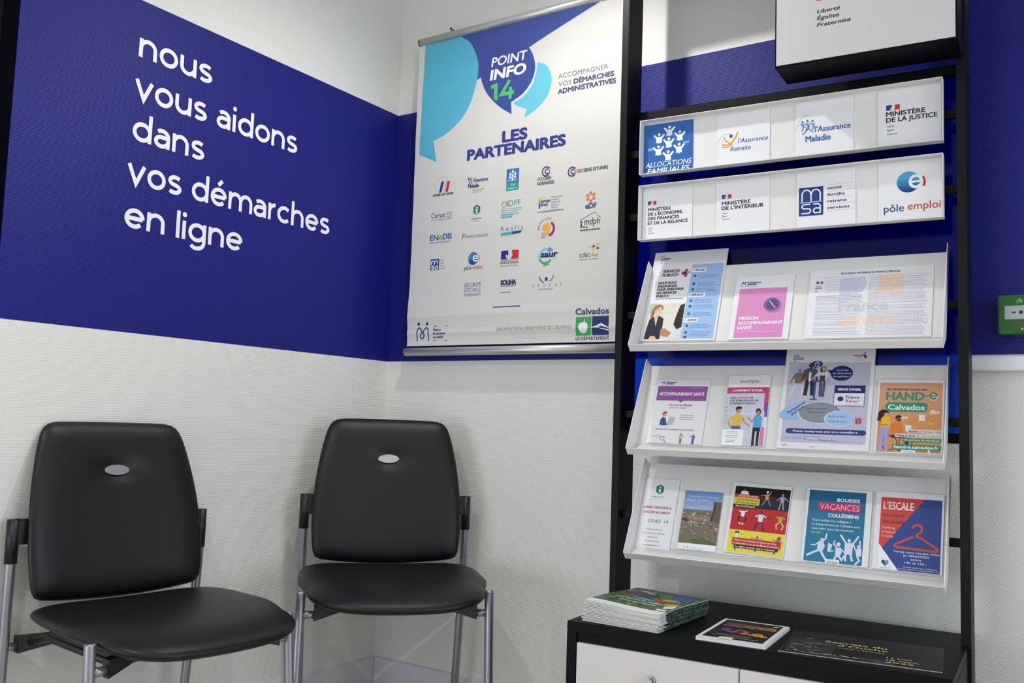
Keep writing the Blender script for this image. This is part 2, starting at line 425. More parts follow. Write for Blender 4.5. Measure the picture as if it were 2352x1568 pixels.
# white vinyl words on the left wall
wl = thing('wall_lettering', 'white lowercase vinyl lettering on the blue band of the left wall', 'lettering', (0, -1.13, 1.48))
for s_, base, y0, wd in (('nous', 1.977, -1.129, .255), ('vous aidons', 1.8545, -1.134, .622), ('dans', 1.733, -1.131, .246),
                         ('vos démarches', 1.6075, -1.139, .798), ('en ligne', 1.481, -1.137, .417)):
    V, F = geotext(s_); x0 = min(v[0] for v in V); x1 = max(v[0] for v in V); k = wd / (x1 - x0); kz = .0555
    nw = len(s_.split(' ')); cut = None
    if nw > 1:
        V1, _ = geotext(s_.split(' ')[0]); cut = max(v[0] for v in V1) + .2
    for part in range(nw):
        bm = bmesh.new()
        for f in F:
            m = sum(V[i][0] for i in f) / len(f)
            if cut is not None and (m > cut) != bool(part): continue
            P_ = [Vector((.0012 + .00012 * V[i][2], y0 + (V[i][0] - x0) * k + 1.13, base + V[i][1] * kz - 1.48)) for i in f]
            nx = sum((P_[i].y * P_[(i + 1) % len(P_)].z - P_[(i + 1) % len(P_)].y * P_[i].z) for i in range(len(P_)))
            if nx < 0: P_.reverse()
            bm.faces.new([bm.verts.new(p) for p in P_])
        link('word', bm, mat('white_vinyl', (236, 236, 238), .45), wl)

# ------------------------------------------------------------------ display stand frame of reference (turned about 3 degrees off the wall)
UA = R(2.96567)
UXv = Vector((math.cos(UA), math.sin(UA), 0)); UYv = Vector((-math.sin(UA), math.cos(UA), 0))
def UW(x, y, z=0.0):
    p = Vector((CAM.x, CAM.y, 0)) + UXv * x + UYv * y; p.z = z; return p
def uthing(name, label, cat, x, y, z, group=None): return thing(name, label, cat, UW(x, y, z), UA, group)

# frame: local origin at x=-.635, y=2.46 (front plane), z=0
st = uthing('display_stand', 'tall black metal display stand with side uprights and a see-through blue back sheet', 'display stand', -.635, 2.46, 0)
for a in (-.4645, .4425):
    link('upright', bx((a - .0115, 0, 0), (a + .0105, .105, 2.43), .0015), M_BLACKM, st)
for z in (1.778, 1.586, 1.295, 1.005, .716):
    link('crossbar', bx((-.453, .030, z - .0105), (.431, .045, z + .0105), .001), M_BLACKM, st)
for z in (1.911, .966):
    link('panel_rail', bx((-.453, .082, z - .0125), (.431, .105, z + .0125), .001), M_BLACKM, st)
link('back_sheet', bx((-.453, .1005, .978), (.431, .1045, 1.899)), M_PLEXI, st)['label'] = 'see-through blue back sheet'
link('top_board', bx((-.453, .0, 2.311), (.431, .105, 2.42), .001), M_BLACKM, st)

# base cabinet
cb = uthing('low_cabinet', 'low black cabinet with white doors under the display stand', 'cabinet', -.626, 2.105, 0)
hw = .436
bm = bmesh.new()
box(bm, (-hw, 0, .04), (-hw + .027, .5, .4585), .001); box(bm, (hw - .027, 0, .04), (hw, .5, .4585), .001)
box(bm, (-hw + .027, .48, .04), (hw - .027, .5, .4585)); box(bm, (-hw + .027, .004, .04), (hw - .027, .48, .065))
box(bm, (-hw + .027, .006, .4345), (hw - .027, .03, .4585))
box(bm, (-hw + .02, .02, 0), (hw - .02, .48, .04))
link('carcass', bm, M_BLACK, cb)
link('cabinet_top', bx((-hw, 0, .4585), (hw, .505, .4815), .0012), M_BLACK, cb)
for i, (a, b) in enumerate(((-hw + .029, -.0015), (.0015, hw - .029))):
    dr = link('door', bx((a, -.001, .045), (b, .018, .4325), .0008), mat('white_door', (206, 202, 199), .35), cb)
    kx = -.211 if i == 0 else .211
    bm = bmesh.new(); tube(bm, [(kx, 0, .372), (kx, -.008, .372)], .013, 24); tube(bm, [(kx, -.008, .372), (kx, -.022, .372)], [.0085, .0095], 24)
    link('lock', bm, M_CHROME, dr)

# sign box at the top
sg = uthing('sign_box', 'black box sign with white face and red and black words, high on the stand', 'sign', -.4035, 2.33, 1.907)
bm = bmesh.new(); box(bm, (-.2145, 0, 0), (.2145, .126, .40), .0012)
link('case', bm, mat('black_case', (3, 3, 3), .55, spec=.15), sg)
P = Page(.421, .39, thick=.0012, paper=mat('sign_face_acrylic', (200, 198, 198), .22))
P.text('services', 24, 60.2, 26, (214, 30, 50), 2, w=55, bold=.06)
P.text('France', 24, 44, 26, (30, 40, 120), 2, w=44, bold=.06)
P.flag(24, 10, 90)
for i, (t, wd) in enumerate((('Liberté', 13.0), ('Égalité', 12.6), ('Fraternité', 19.2))):
    P.text(t, 24.4, 69.0 + i * 4.55, 7.4, (30, 28, 30), 2, w=wd, shear=.22, bold=.03)
P.build('sign_face', sg, (-.2105, -.0002, .005))

# ------------------------------------------------------------------ logo trays and their cards
def tray(z0, label):
    t = uthing('logo_tray', label, 'tray', -.634, 2.434, z0)
    w, h, dp, th = .402, .1605, .030, .0018
    link('back_plate', bx((-w, dp - .002, 0), (w, dp, h)), M_WHITE, t)
    for a, b, n in (((-w, 0, 0), (w, dp - .002, th), 'rim'), ((-w, 0, h - th), (w, dp - .002, h), 'rim'),
                    ((-w, 0, th), (-w + th, dp - .002, h - th), 'rim'), ((w - th, 0, th), (w, dp - .002, h - th), 'rim')):
        link(n, bx(a, b), M_WHITE, t)
    for sx in (-.3, .3):
        link('bracket', bx((sx - .02, dp + .0002, h * .42), (sx + .02, dp + .0255, h * .62)), M_BLACKM, t)
tray(1.6975, 'upper of the two white trays holding logo cards')
tray(1.5045, 'lower of the two white trays holding logo cards')
CARD_Y = 2.461
GRP = 'logo cards in the white trays'
def card(x0, x1, z, h, draw, label):
    P = Page(x1 - x0, h, thick=.0012); draw(P)
    o = P.build('logo_card', None, UW(x0, CARD_Y, z), (0, 0, UA)); tag(o, label, 'card', GRP); return o
INK = (32, 30, 38)
def ministry(lines, y0, step, cap, x=27, wds=None, fl=30, lef=6.0):
    def dr(P):
        P.flag(x, y0 - 19 * 1.0, fl * .9)
        for i, t in enumerate(lines): P.text(t, x, y0 + i * step, cap, INK, 2, w=(wds[i] if wds else None), bold=.055)
        y = y0 + (len(lines) - 1) * step + lef + 2.4
        for i, t in enumerate(('Liberté', 'Égalité', 'Fraternité')):
            P.text(t, x + 1, y + i * 4.4 * cap / 6.0 * 1.0, cap * .48, (70, 70, 76), 2, shear=.22)
    return dr
def d_alloc(P):
    B = (45, 98, 172); P.rect(0, 0, 100, 100, B, 1)
    Wc = (228, 234, 240)
    P.poly([(8, 47), (20, 45.5), (20, 51), (8, 52.5)], (120, 160, 205), 2); P.poly([(80, 41), (92, 40), (92, 45), (80, 46)], (120, 160, 205), 2)
    for x, y in ((52, 17), (31, 29), (73, 29), (51, 40), (30, 53), (72, 53), (50, 65)):
        P.ell(x, y - 7.5, 4.4, 4.4, Wc, 3)
        P.poly([(x - 12, y - 6), (x - 9.6, y - 8.6), (x - 3.6, y - 3), (x + 3.6, y - 3), (x + 9.6, y - 8.6), (x + 12, y - 6), (x + 5.4, y + 2), (x + 6.4, y + 9.6), (x + 3, y + 8.4), (x, y + 10.6), (x - 3, y + 8.4), (x - 6.4, y + 9.6), (x - 5.4, y + 2)], Wc, 3)
        P.arc(x, y - 7.5, 4.9, 4.9, 190, 350, 1.0, B, 4)
    P.text('ALLOCATIONS', 50, 85, 11.5, Wc, 4, w=92, shear=.2, align='c', bold=.02); P.text('FAMILIALES', 50, 97.5, 11.5, Wc, 4, w=84, shear=.2, align='c', bold=.05)
def d_retraite(P):
    Bl = (48, 78, 150); Or = (228, 160, 50)
    for i in range(14):
        a = 158 - i * 6.6; P.ell(20 + 20 * math.cos(R(a)) * 1.0, 62 - 24 * math.sin(R(a)), .75, 1.0, (120, 145, 190), 2)
    P.ell(27, 43, 4.6, 5.0, Bl, 3)
    P.line([(10, 57), (18, 60), (27, 57), (35, 48), (40, 37)], 4.2, Or, 2); P.line([(13, 43), (17, 51), (24, 56)], 3.2, Or, 2); P.line([(8, 62), (20, 64), (30, 58)], 2.6, Or, 2)
    P.text('l’Assurance', 40, 58, 9.8, Bl, 3, w=56, shear=.2); P.text('Retraite', 26, 72, 10, Bl, 3, w=38, shear=.2)
def d_maladie(P):
    Bl = (44, 92, 165); Lb = (110, 160, 205)
    for i in range(16):
        a = 172 - i * 5.4; P.ell(21 + 19 * math.cos(R(a)), 50 - 26 * math.sin(R(a)), .7, 1.0, (110, 140, 180), 2)
    for x in (10, 19, 28):
        P.ell(x + 2, 34 + abs(x - 19) * .15, 2.3, 2.5, Bl, 3); P.line([(x, 39), (x + 5, 44), (x + 1, 52)], 2.2, Bl, 3); P.line([(x - 4, 41), (x + 7, 40)], 1.6, Lb, 2)
    for q in range(3): P.line([(9 + q, 38 + q * 4), (32 + q, 36 + q * 4)], 1.5, Lb, 2)
    P.line([(21, 44), (24, 50), (31, 56)], 2.2, Bl, 3); P.line([(20, 47), (17, 55), (12, 58)], 2.2, Bl, 3)
    P.text('l’Assurance', 34, 56, 11.5, Bl, 3, w=61, bold=.03); P.text('Maladie', 18, 72.5, 12.5, Bl, 3, w=43, bold=.04)
def d_msa(P):
    Bl = (30, 58, 120); P.rrect(4, 28, 46, 78, 1.2, Bl, 1); Wc = (226, 232, 240)
    for c in (17.2, 33.2):
        P.arc(c, 41, 11.6, 13, 180, 0, 3.8, Wc, 2)
    for x in (9.5, 25.0, 40.9): P.line([(x, 41), (x, 53)], 3.6, Wc, 2.2)
    P.line([(6, 54.6), (44, 54)], 1.6, Wc, 2)
    P.line([(24, 57.8), (12, 57.8), (9.5, 60.5), (9.5, 62.6), (12, 65), (21.5, 65.4), (24, 67.6), (24, 71), (21.5, 73.4), (8.5, 73.4)], 3.4, Wc, 2)
    P.line([(29, 58), (38, 58), (41, 61), (41, 74)], 3.4, Wc, 2); P.line([(41, 65.4), (32, 65.4), (29.4, 68), (29.4, 71), (32, 73.4), (41, 73.4)], 3.4, Wc, 2.2)
    for i, (t, wd) in enumerate((('santé', 24), ('famille', 29), ('retraite', 32), ('services', 37))):
        y = 34.5 + i * 11.4; P.text(t, 53, y, 5.6, (44, 70, 128), 2, w=wd, bold=.05); P.line([(52, y + 3.6), (97, y + 2.6)], .6, (225, 170, 80), 2)
    P.line([(52, 27), (97, 26)], .6, (225, 170, 80), 2)
def d_pole(P):
    for i in range(9):
        k = i / 8.0; c = (int(70 - 46 * k), int(160 - 122 * k), int(200 - 92 * k))
        P.ell(48 + .0 * i, 35 + 0, 27 * 1.0, 27, c, 1 + .2 * i, 180 * 0 + 0, 360) if i == 0 else P.ell(48, 35, 26.8, 26.8, c, 1 + .2 * i, 180 - 0 + (k * 85) - 25, 360 + 25 - k * 85 + 0)
    P.arc(60, 37, 20, 22, 40, -28, 5.5, (190, 45, 60), 3.2)
    Wc = (228, 236, 242)
    P.arc(60, 35, 13.5, 14.5, 0, 318, 7.2, Wc, 4); P.line([(49, 36), (69.4, 34.6)], 5.4, Wc, 4.1)
    P.text('pôle', 9, 83, 15, (30, 48, 105), 3, w=32); P.text('emploi', 47, 81.5, 15, (190, 40, 58), 3, w=51)
Z1, Z2 = 1.6995, 1.5065
card(-1.032, -.882, Z1, .1505, d_alloc, 'blue card with white family figures, leftmost card in the upper tray')
card(-.812, -.664, Z1, .1505, d_retraite, 'white card with an orange and blue figure, second card in the upper tray')
card(-.595, -.446, Z1, .152, d_maladie, 'white card with blue running figures, third card in the upper tray')
card(-.387, -.2375, Z1, .153, ministry(('MINISTÈRE', 'DE LA JUSTICE'), 46, 10.2, 9.0, 14, (61, 80), 36, 6), 'white card reading DE LA JUSTICE, rightmost card in the upper tray')
card(-1.032, -.881, Z2, .152, ministry(('MINISTÈRE', 'DE L’ÉCONOMIE,', 'DES FINANCES', 'ET DE LA RELANCE'), 43, 8.8, 7.0, 11, (46, 70, 63, 80), 28, 5), 'white card reading ET DE LA RELANCE, leftmost card in the lower tray')
card(-.812, -.663, Z2, .153, ministry(('MINISTÈRE', 'DE L’INTÉRIEUR'), 45, 8.8, 7.6, 11, (54, 78), 30, 5), 'white card reading DE L’INTÉRIEUR, second card in the lower tray')
card(-.591, -.441, Z2, .154, d_msa, 'white card with square navy logo and ruled words, third card in the lower tray')
card(-.3855, -.2375, Z2, .1535, d_pole, 'white card with big round letter e, rightmost card in the lower tray')

# ------------------------------------------------------------------ sloping brochure shelves
LIP = (1.1965, .9095, .6255)
LEAN = math.atan2(.088, .213)
def shelf(k, label):
    z = LIP[k]; t = uthing('brochure_shelf', label, 'shelf', -.629, 2.366, z)
    w, th = .4, .0018
    def prof(bm, pts, x0, x1):
        """thin folded sheet: polyline (y,z) given thickness th, from x0 to x1"""
        V, F = stroke([Vector(p) for p in pts], th)
        A = [bm.verts.new((x0, a, b)) for a, b in V]; B = [bm.verts.new((x1, a, b)) for a, b in V]
        n = len(pts); loop = [2 * i for i in range(n)] + [2 * i + 1 for i in range(n - 1, -1, -1)]
        for i in range(len(loop)):
            p, q = loop[i], loop[(i + 1) % len(loop)]
            bm.faces.new((A[p], A[q], B[q], B[p]))
        for f in F: bm.faces.new([A[i] for i in f]); bm.faces.new([B[i] for i in f][::-1])
        bmesh.ops.recalc_face_normals(bm, faces=bm.faces)
    bm = bmesh.new(); prof(bm, [(.078, .012), (.1715, .2385)], -w, w); link('back_plate', bm, M_WHITE, t)
    bm = bmesh.new(); prof(bm, [(.0015, 0), (.018, -.0165), (.078, .0105)], -w, w); link('lip', bm, M_WHITE, t)
    fl = [(.0, .001), (.017, -.0185), (.080, .009), (.1745, .2385), (.137, .257)]
    for sx in (-w, w - th):
        bm = bmesh.new(); A = [bm.verts.new((sx, y, q)) for y, q in fl]; B = [bm.verts.new((sx + th, y, q)) for y, q in fl]
        bm.faces.new(A); bm.faces.new(B[::-1])
        for i in range(5): bm.faces.new((A[i], A[(i + 1) % 5], B[(i + 1) % 5], B[i]))
        bmesh.ops.recalc_face_normals(bm, faces=bm.faces)
        link('side_flange', bm, M_WHITE, t)
    # hooks over the crossbar behind
    for sx in (-.3, .3):
        link('bracket', bx((sx - .012, .1085, .079), (sx + .012, .1238, .097)), M_WHITE, t)
shelf(0, 'topmost of the three sloping white brochure shelves')
shelf(1, 'middle of the three sloping white brochure shelves')
shelf(2, 'lowest of the three sloping white brochure shelves')

def leaflet(name, k, x0, w, h, draw, label, cat='leaflet', thick=.003, s0=.002, roll=0.0, paper=None):
    P = Page(w, h, thick=thick, paper=paper); draw(P)
    y = .078 + .001 + s0 * math.sin(LEAN); z = .0135 + s0 * math.cos(LEAN)
    y -= .0028
    o = P.build(name, None, UW(x0, 2.366 + y, LIP[k] + z))
    o.rotation_mode = 'XYZ'
    m = Matrix.Rotation(UA, 4, 'Z') @ Matrix.Rotation(-LEAN, 4, 'X') @ Matrix.Rotation(roll, 4, 'Y')
    o.rotation_euler = m.to_euler()
    tag(o, label, cat); return o

NAVY = (34, 44, 96)
def d_services(P):
    P.ell(10.5, 4.7, 1.8, 1.8, (40, 50, 110), 2); P.ell(14, 4.7, 1.8, 1.8, (205, 60, 50), 2)
    P.lines(9.5, 7.8, 23, 2, 1.6, 2.4, (70, 70, 78), 2, .1); P.lines(9.5, 10.8, 14, 3, 1.2, 1.2, (130, 130, 135), 2)
    P.text('SERVICES', 15.5, 24.2, 7.6, (38, 34, 40), 3, w=23, bold=.05, shear=.12); P.text('PUBLICS+', 15.5, 28.6, 7.6, (38, 34, 40), 3, w=23, bold=.05, shear=.12)
    P.poly([(46, 21), (50, 21), (50, 30), (46, 30)], (205, 55, 60), 3); P.poly([(42, 24), (47, 24), (47, 27.4), (42, 27.4)], (150, 40, 80), 4); P.poly([(48, 24), (53.5, 23.4), (53.5, 26.2), (48, 27)], (130, 160, 215), 4); P.rect(45, 24.2, 49, 27.4, (50, 60, 150), 5)
    for i, (t, wd) in enumerate((('NOUS NOUS', 24.5), ('ENGAGEONS', 26), ('POUR AMÉLIORER', 36), ('LES SERVICES', 27), ('PUBLICS', 17))):
        P.text(t, 12.2, 37.2 + i * 3.75, 6.2, (38, 34, 40), 3, w=wd, bold=.06, shear=.1)
    P.lines(12, 54.3, 50, 1, 1, 1.8, (70, 70, 80), 2, .02)
    # printed photograph of a smiling woman shaking hands
    P.rect(5.5, 59, 54, 98.6, (222, 218, 206), 1); P.line([(22, 62), (54, 61)], .6, (180, 178, 168), 2); P.line([(22, 70), (54, 69)], .7, (170, 168, 158), 2); P.rect(6, 59, 14, 70, (190, 196, 182), 1.5)
    P.poly([(6, 98.4), (7, 86), (9, 77), (14, 73.6), (22, 73), (28, 76), (28.5, 84), (27, 98.4)], (32, 40, 54), 3)
    P.poly([(14.5, 73.5), (20.5, 73.5), (19, 84.5)], (222, 182, 158), 4)
    P.poly([(9.5, 76), (10.5, 66), (14, 61), (20, 60), (24.5, 62), (26, 66.5), (22, 64.5), (15, 68), (13, 73.5)], (150, 104, 62), 4)
    P.ell(19, 67, 11, 15.5, (226, 184, 158), 5, rot=-12); P.poly([(11.5, 66), (14, 61), (20, 60), (25, 62.5), (20, 63.4), (15, 67)], (166, 118, 72), 6)
    P.arc(20, 69.4, 5.2, 4, 200, 335, 2.0, (250, 246, 240), 6); P.ell(17.2, 66, 1.0, .8, (60, 50, 50), 6); P.ell(22, 65.4, 1.0, .8, (60, 50, 50), 6); P.line([(19.8, 66), (20.6, 68)], .6, (200, 150, 125), 6)
    P.poly([(48, 62), (54, 60), (54, 89), (48, 88), (43, 83), (44, 76)], (38, 30, 28), 3)
    P.poly([(39, 92), (54, 86), (54, 98.5), (38, 98.5)], (214, 214, 216), 4)
    P.poly([(26.5, 88), (31, 86.5), (38, 90), (42, 92), (38, 96), (31, 95.5), (26.5, 93)], (190, 132, 98), 5); P.poly([(12, 98.4), (14, 95), (20, 95), (23, 98.4)], (226, 180, 150), 5)
    P.rect(55, 16.2, 97.5, 98.6, (154, 188, 228), 1)
    for y, t, bs in ((24, '+ PROCHES', (29.5, 38.5, 44.8)), (52, '+ EFFICACES', (57.2, 63.5, 71.5)), (79.5, '+ SIMPLES', (84.5, 91.8, 96.6))):
        P.rect(56, y - 3.2, 56 + 2.05 * len(t), y + 1.2, (240, 240, 240), 2); P.text(t, 58, y, 4.6, (50, 50, 70), 3, w=1.65 * len(t), bold=.06)
        for b in bs:
            P.ell(61, b, 4.2, 4.2, (30, 36, 54), 2); P.ell(61, b, 1.5, 1.5, (170, 195, 225), 3)
            P.lines(66, b - .6, 95, 3 if b < 95 else 1, 1.6, 1.6, (104, 130, 176), 2)
def assurance_logo(P, x, y, k):
    Bl = (44, 62, 130)
    for i in (0, 1):
        P.ell(x + 2.4 * i * k, y - 2.6 * k, 1.5 * k, 1.5 * k, Bl, 3)
    P.arc(x + 1 * k, y - 1.2 * k, 5 * k, 4.5 * k, 100, 250, .8 * k, (120, 140, 190), 3); P.arc(x + 2.6 * k, y - 1.2 * k, 5 * k, 4.5 * k, -70, 80, .9 * k, Bl, 3); P.line([(x + .4 * k, y - 2 * k), (x + 2.6 * k, y - .2 * k)], 1.0 * k, Bl, 3)
    P.text('l’Assurance', x + 6 * k, y - 1.9 * k, 3.4 * k, Bl, 3, bold=.05); P.text('Maladie', x + 6 * k, y, 3.4 * k, Bl, 3, bold=.05)
    P.lines(x + 6 * k, y + 1.6 * k, x + 18 * k, 1, 1, .6, (140, 150, 180), 3, .02)
def d_mission(P):
    assurance_logo(P, 13, 15, 1.55)
    P.rect(8.5, 20.5, 90, 97.8, (214, 138, 188), 1)
    cx, cy = 67, 47
    P.ell(cx + 3.5, cy + 3, 22, 21, (180, 110, 176), 1.4); P.ell(cx, cy, 22, 21, (104, 84, 128), 2); P.ell(cx + .6, cy, 18.6, 18, (140, 122, 168), 2.4); P.ell(cx + .8, cy, 16.6, 16.2, (72, 62, 112), 3)
    for i in range(8):
        a = R(i * 45 + 10); P.ell(cx + .8 + 7.0 * math.cos(a), cy - 5.2 * math.sin(a), .9, .9, (206, 186, 214), 4)
    for i in range(8):
        a = R(i * 45 + 32); P.line([(cx + .8, cy), (cx + .8 + 4.2 * math.cos(a), cy - 3.2 * math.sin(a))], .7, (170, 110, 160), 3.5)
    P.line([(cx - 5, cy - 6), (cx + 6.5, cy + 6)], 2.4, (240, 180, 205), 4); P.ell(73, 34.5, 1, 1, (150, 90, 150), 2)
    Wc = (246, 238, 244)
    P.text('MISSION', 14, 70, 7.4, Wc, 3, w=33, bold=.07); P.text('ACCOMPAGNEMENT', 13.3, 77.5, 7.4, Wc, 3, w=75, bold=.07); P.text('SANTÉ', 12.6, 85, 7.4, Wc, 3, w=25, bold=.07)
    P.lines(11.5, 89.2, 84, 1, 1, 1.4, (240, 200, 226), 3, .02)
def d_regl(P):
    P.text('REGLEMENT INTERIEUR EN FRANCE SERVICES', 50, 8.0, 4.2, (92, 92, 112), 4, w=48, align='c', bold=.03)
    P.line([(6, 11.4), (98, 11.4)], .4, (150, 150, 190), 3)
    P.flag(6, 17, 17); P.text('France', 5.6, 25.4, 3.2, (60, 60, 130), 3, w=4.6); P.text('services', 5.4, 27.8, 3.2, (210, 60, 60), 3, w=6, bold=.05)
    P.lines(5.6, 31, 8, 3, 1.3, .7, (120, 120, 120), 3)
    G = (186, 186, 212)
    P.lines(14, 15.5, 46, 9, 2.3, 1.0, G, 3, .06); P.lines(7, 39.5, 46, 3, 2.0, 1.3, (150, 150, 188), 3, .05)
    for y, n in ((46, 1), (48.5, 3), (55.5, 2), (60, 3), (67, 1), (70, 3), (77, 4), (86.5, 2), (91.5, 1), (94, 2)):
        P.lines(7, y, 46, n, 1.9, 1.0 if n > 1 else 1.3, G if n > 1 else (150, 150, 188), 3, .12)
    for y, n in ((15, 1), (18, 1), (21, 5), (32, 2), (37, 5), (47, 1), (50, 2), (55.5, 2), (60, 1), (64, 4), (72, 1), (74.5, 5), (85, 7)):
        P.lines(49.5, y, 97, n, 1.9, 1.0 if n != 5 else 1.2, G if n > 1 else (150, 150, 188), 3, .1)
    # pale background device
    P.poly([(26, 13.5), (46, 12.5), (48, 22), (46, 32), (40, 38), (26, 39)], (202, 202, 220), 1); P.poly([(57, 11.5), (77, 10.5), (77, 38), (54, 39), (54, 33), (60, 30), (57, 22)], (240, 208, 180), 1)
    P.text('France', 26.5, 62, 24, (206, 206, 212), 1, w=39, bold=.05); P.text('services', 27, 82, 24, (246, 216, 190), 1, w=48, bold=.06)
def d_accomp(P):
    assurance_logo(P, 13, 8, 1.3)
    P.rect(5, 10.5, 97, 33.5, (140, 84, 148), 1); P.poly([(46, 33.4), (56, 33.4), (51, 36.5)], (140, 84, 148), 1)
    P.text('ACCOMPAGNEMENT SANTÉ', 51, 25.4, 7.2, (236, 226, 238), 3, w=82, align='c', bold=.07); P.text('L’ESSENTIEL', 91, 15, 4.4, (176, 136, 182), 3, w=26, align='r')
    P.text('Vous avez des difficultés', 52, 41.5, 3.4, (88, 60, 104), 3, w=42, align='c', bold=.03); P.text('pour vous soigner ?', 50, 45.8, 3.4, (140, 96, 140), 3, w=33, align='c')
    P.poly([(19, 72), (20, 63), (24, 59.5), (29, 62), (31, 69), (36, 68.5), (36, 71), (28, 73)], (62, 74, 140), 3); P.ell(26, 56.5, 4.5, 4.8, (224, 168, 140), 4); P.poly([(21.5, 56), (23, 51.4), (29, 51), (31, 54), (26, 54.5), (24, 58)], (176, 92, 52), 5)
    P.poly([(32, 70.5), (36, 58.5), (47, 60.5), (43, 72)], (190, 194, 204), 4); P.lines(36.5, 62.5, 44, 4, 2, .7, (140, 140, 160), 5)
    P.lines(55, 56.5, 80, 3, 3.2, 1.5, (150, 110, 150), 3, .1)
    P.text('Bénéficiez d’un accompagnement personnalisé', 48, 79.5, 2.8, (90, 70, 110), 3, w=68, align='c', bold=.03)
    P.ell(24, 89, 13, 12, (232, 228, 238), 1); P.line([(8, 90), (16, 90), (18, 87), (20, 93), (22, 86), (24, 93), (26, 90), (34, 90)], .9, (160, 60, 90), 3); P.arc(29, 93, 5, 5, 0, 360, 1.0, (90, 80, 120), 3); P.line([(32, 96), (36, 99.3)], 1.8, (90, 80, 120), 3)
    P.body(62, 99.4, 30, (226, 170, 140), (60, 50, 50), (232, 186, 60), (110, 90, 160), (-8, 60, 0, 0), 3, True); P.body(84, 99.4, 30, (226, 170, 140), (190, 140, 90), (84, 110, 176), (50, 56, 100), (-60, 8, 0, 0), 3)
    P.text('?', 73, 88, 5, (170, 190, 220), 3)
def d_inolya(P):
    P.text('inólya', 51, 11, 8.0, (120, 128, 138), 3, w=42, align='c'); P.lines(28, 15.5, 72, 1, 1, .6, (190, 190, 196), 3, .02); P.arc(74, 9.4, 3.6, 3.6, 0, 360, .8, (120, 190, 180), 3.4)
    PK = (196, 68, 112)
    P.rrect(0, 17.5, 100, 60, 4, PK, 1); P.rect(0, 26.5, 3, 40, (60, 84, 150), 1.3); P.rect(95, 40, 100, 60, (84, 84, 170), 1.3)
    P.poly([(0, 26.5), (90, 26), (91, 50), (94, 54), (94, 100), (0, 100)], (198, 202, 216), 1.6)
    P.text('LOGEMENT SOCIAL', 50, 23.6, 4.6, (248, 236, 240), 4, w=70, align='c', bold=.09)
    P.text('LES', 10, 34, 4.0, (54, 56, 90), 4, w=12, bold=.05); P.text('4 ÉTAPES', 24, 34, 4.0, (206, 70, 100), 4, w=29, bold=.05); P.text('DE', 56, 34, 4.0, (54, 56, 90), 4, w=8, bold=.05)
    P.text('L’ATTRIBUTION D’UN', 10, 38, 4.0, (54, 56, 90), 4, w=66, bold=.05); P.text('LOGEMENT INOLYA', 10, 42, 4.0, (54, 56, 90), 4, w=61, bold=.05)
    P.rect(66, 27, 68.5, 88, (216, 218, 228), 2); P.rect(4, 55, 90, 56, (216, 218, 228), 2); P.rect(42, 87, 90, 88, (216, 218, 228), 2)
    for i in range(5): P.rect(2, 46 + i * 5.5, 4.5, 47.2 + i * 5.5, (120, 110, 160), 2.4)
    sk = (196, 130, 90)
    P.rect(20, 72, 41, 77, (84, 84, 168), 3); P.poly([(20, 73), (19, 62), (22, 57.5), (30, 56), (40, 57.5), (44, 63), (42, 73)], (222, 186, 66), 3.4); P.line([(21, 60), (10, 66), (18, 75)], 5, (222, 186, 66), 3.2); P.line([(43, 60), (50, 68), (63, 73)], 3.6, sk, 3.3); P.line([(11, 67), (18, 75)], 3.4, sk, 3.4)
    P.ell(32, 52, 5.8, 7.6, sk, 4); P.poly([(25.5, 50.5), (26.5, 46.2), (33, 45), (40, 46), (39.5, 49.5), (33, 48.8), (27.5, 50.6)], (34, 28, 30), 5); P.arc(33, 53.2, 2, 1.6, 200, 340, .8, (245, 240, 235), 5)
    P.rect(70, 75, 76, 100, (30, 28, 34), 3); P.rect(80, 75, 86, 100, (30, 28, 34), 3); P.rect(70, 74, 87, 80, (30, 28, 34), 3); P.poly([(70, 75), (71, 60), (75, 57.5), (84, 57.5), (89, 61), (89, 75)], (66, 166, 214), 3.4); P.line([(72, 61), (67, 67), (55, 60)], 3.6, sk, 3.3); P.line([(88, 62), (86, 69), (74, 73)], 3.8, sk, 3.8)
    P.ell(80, 53.5, 6.8, 8.6, (30, 26, 30), 3.9); P.ell(79.5, 54, 5.0, 6.6, sk, 4.2); P.poly([(73, 53), (75, 48.6), (82, 48), (86, 52), (80, 50.8)], (30, 26, 30), 5)
    P.ell(52, 62, 3, 3.4, (232, 200, 90), 3)
    P.rect(0, 78, 50, 100, (240, 240, 242), 2.8); P.lines(10, 81, 40, 2, 2.2, 1.2, (110, 110, 130), 3.4); P.lines(10, 87, 40, 2, 2.2, 1.2, (110, 110, 130), 3.4); P.lines(10, 93, 36, 2, 2.2, 1.2, (110, 110, 130), 3.4)
    P.rrect(88, 74, 97, 100, 4, (226, 120, 164), 2.4)
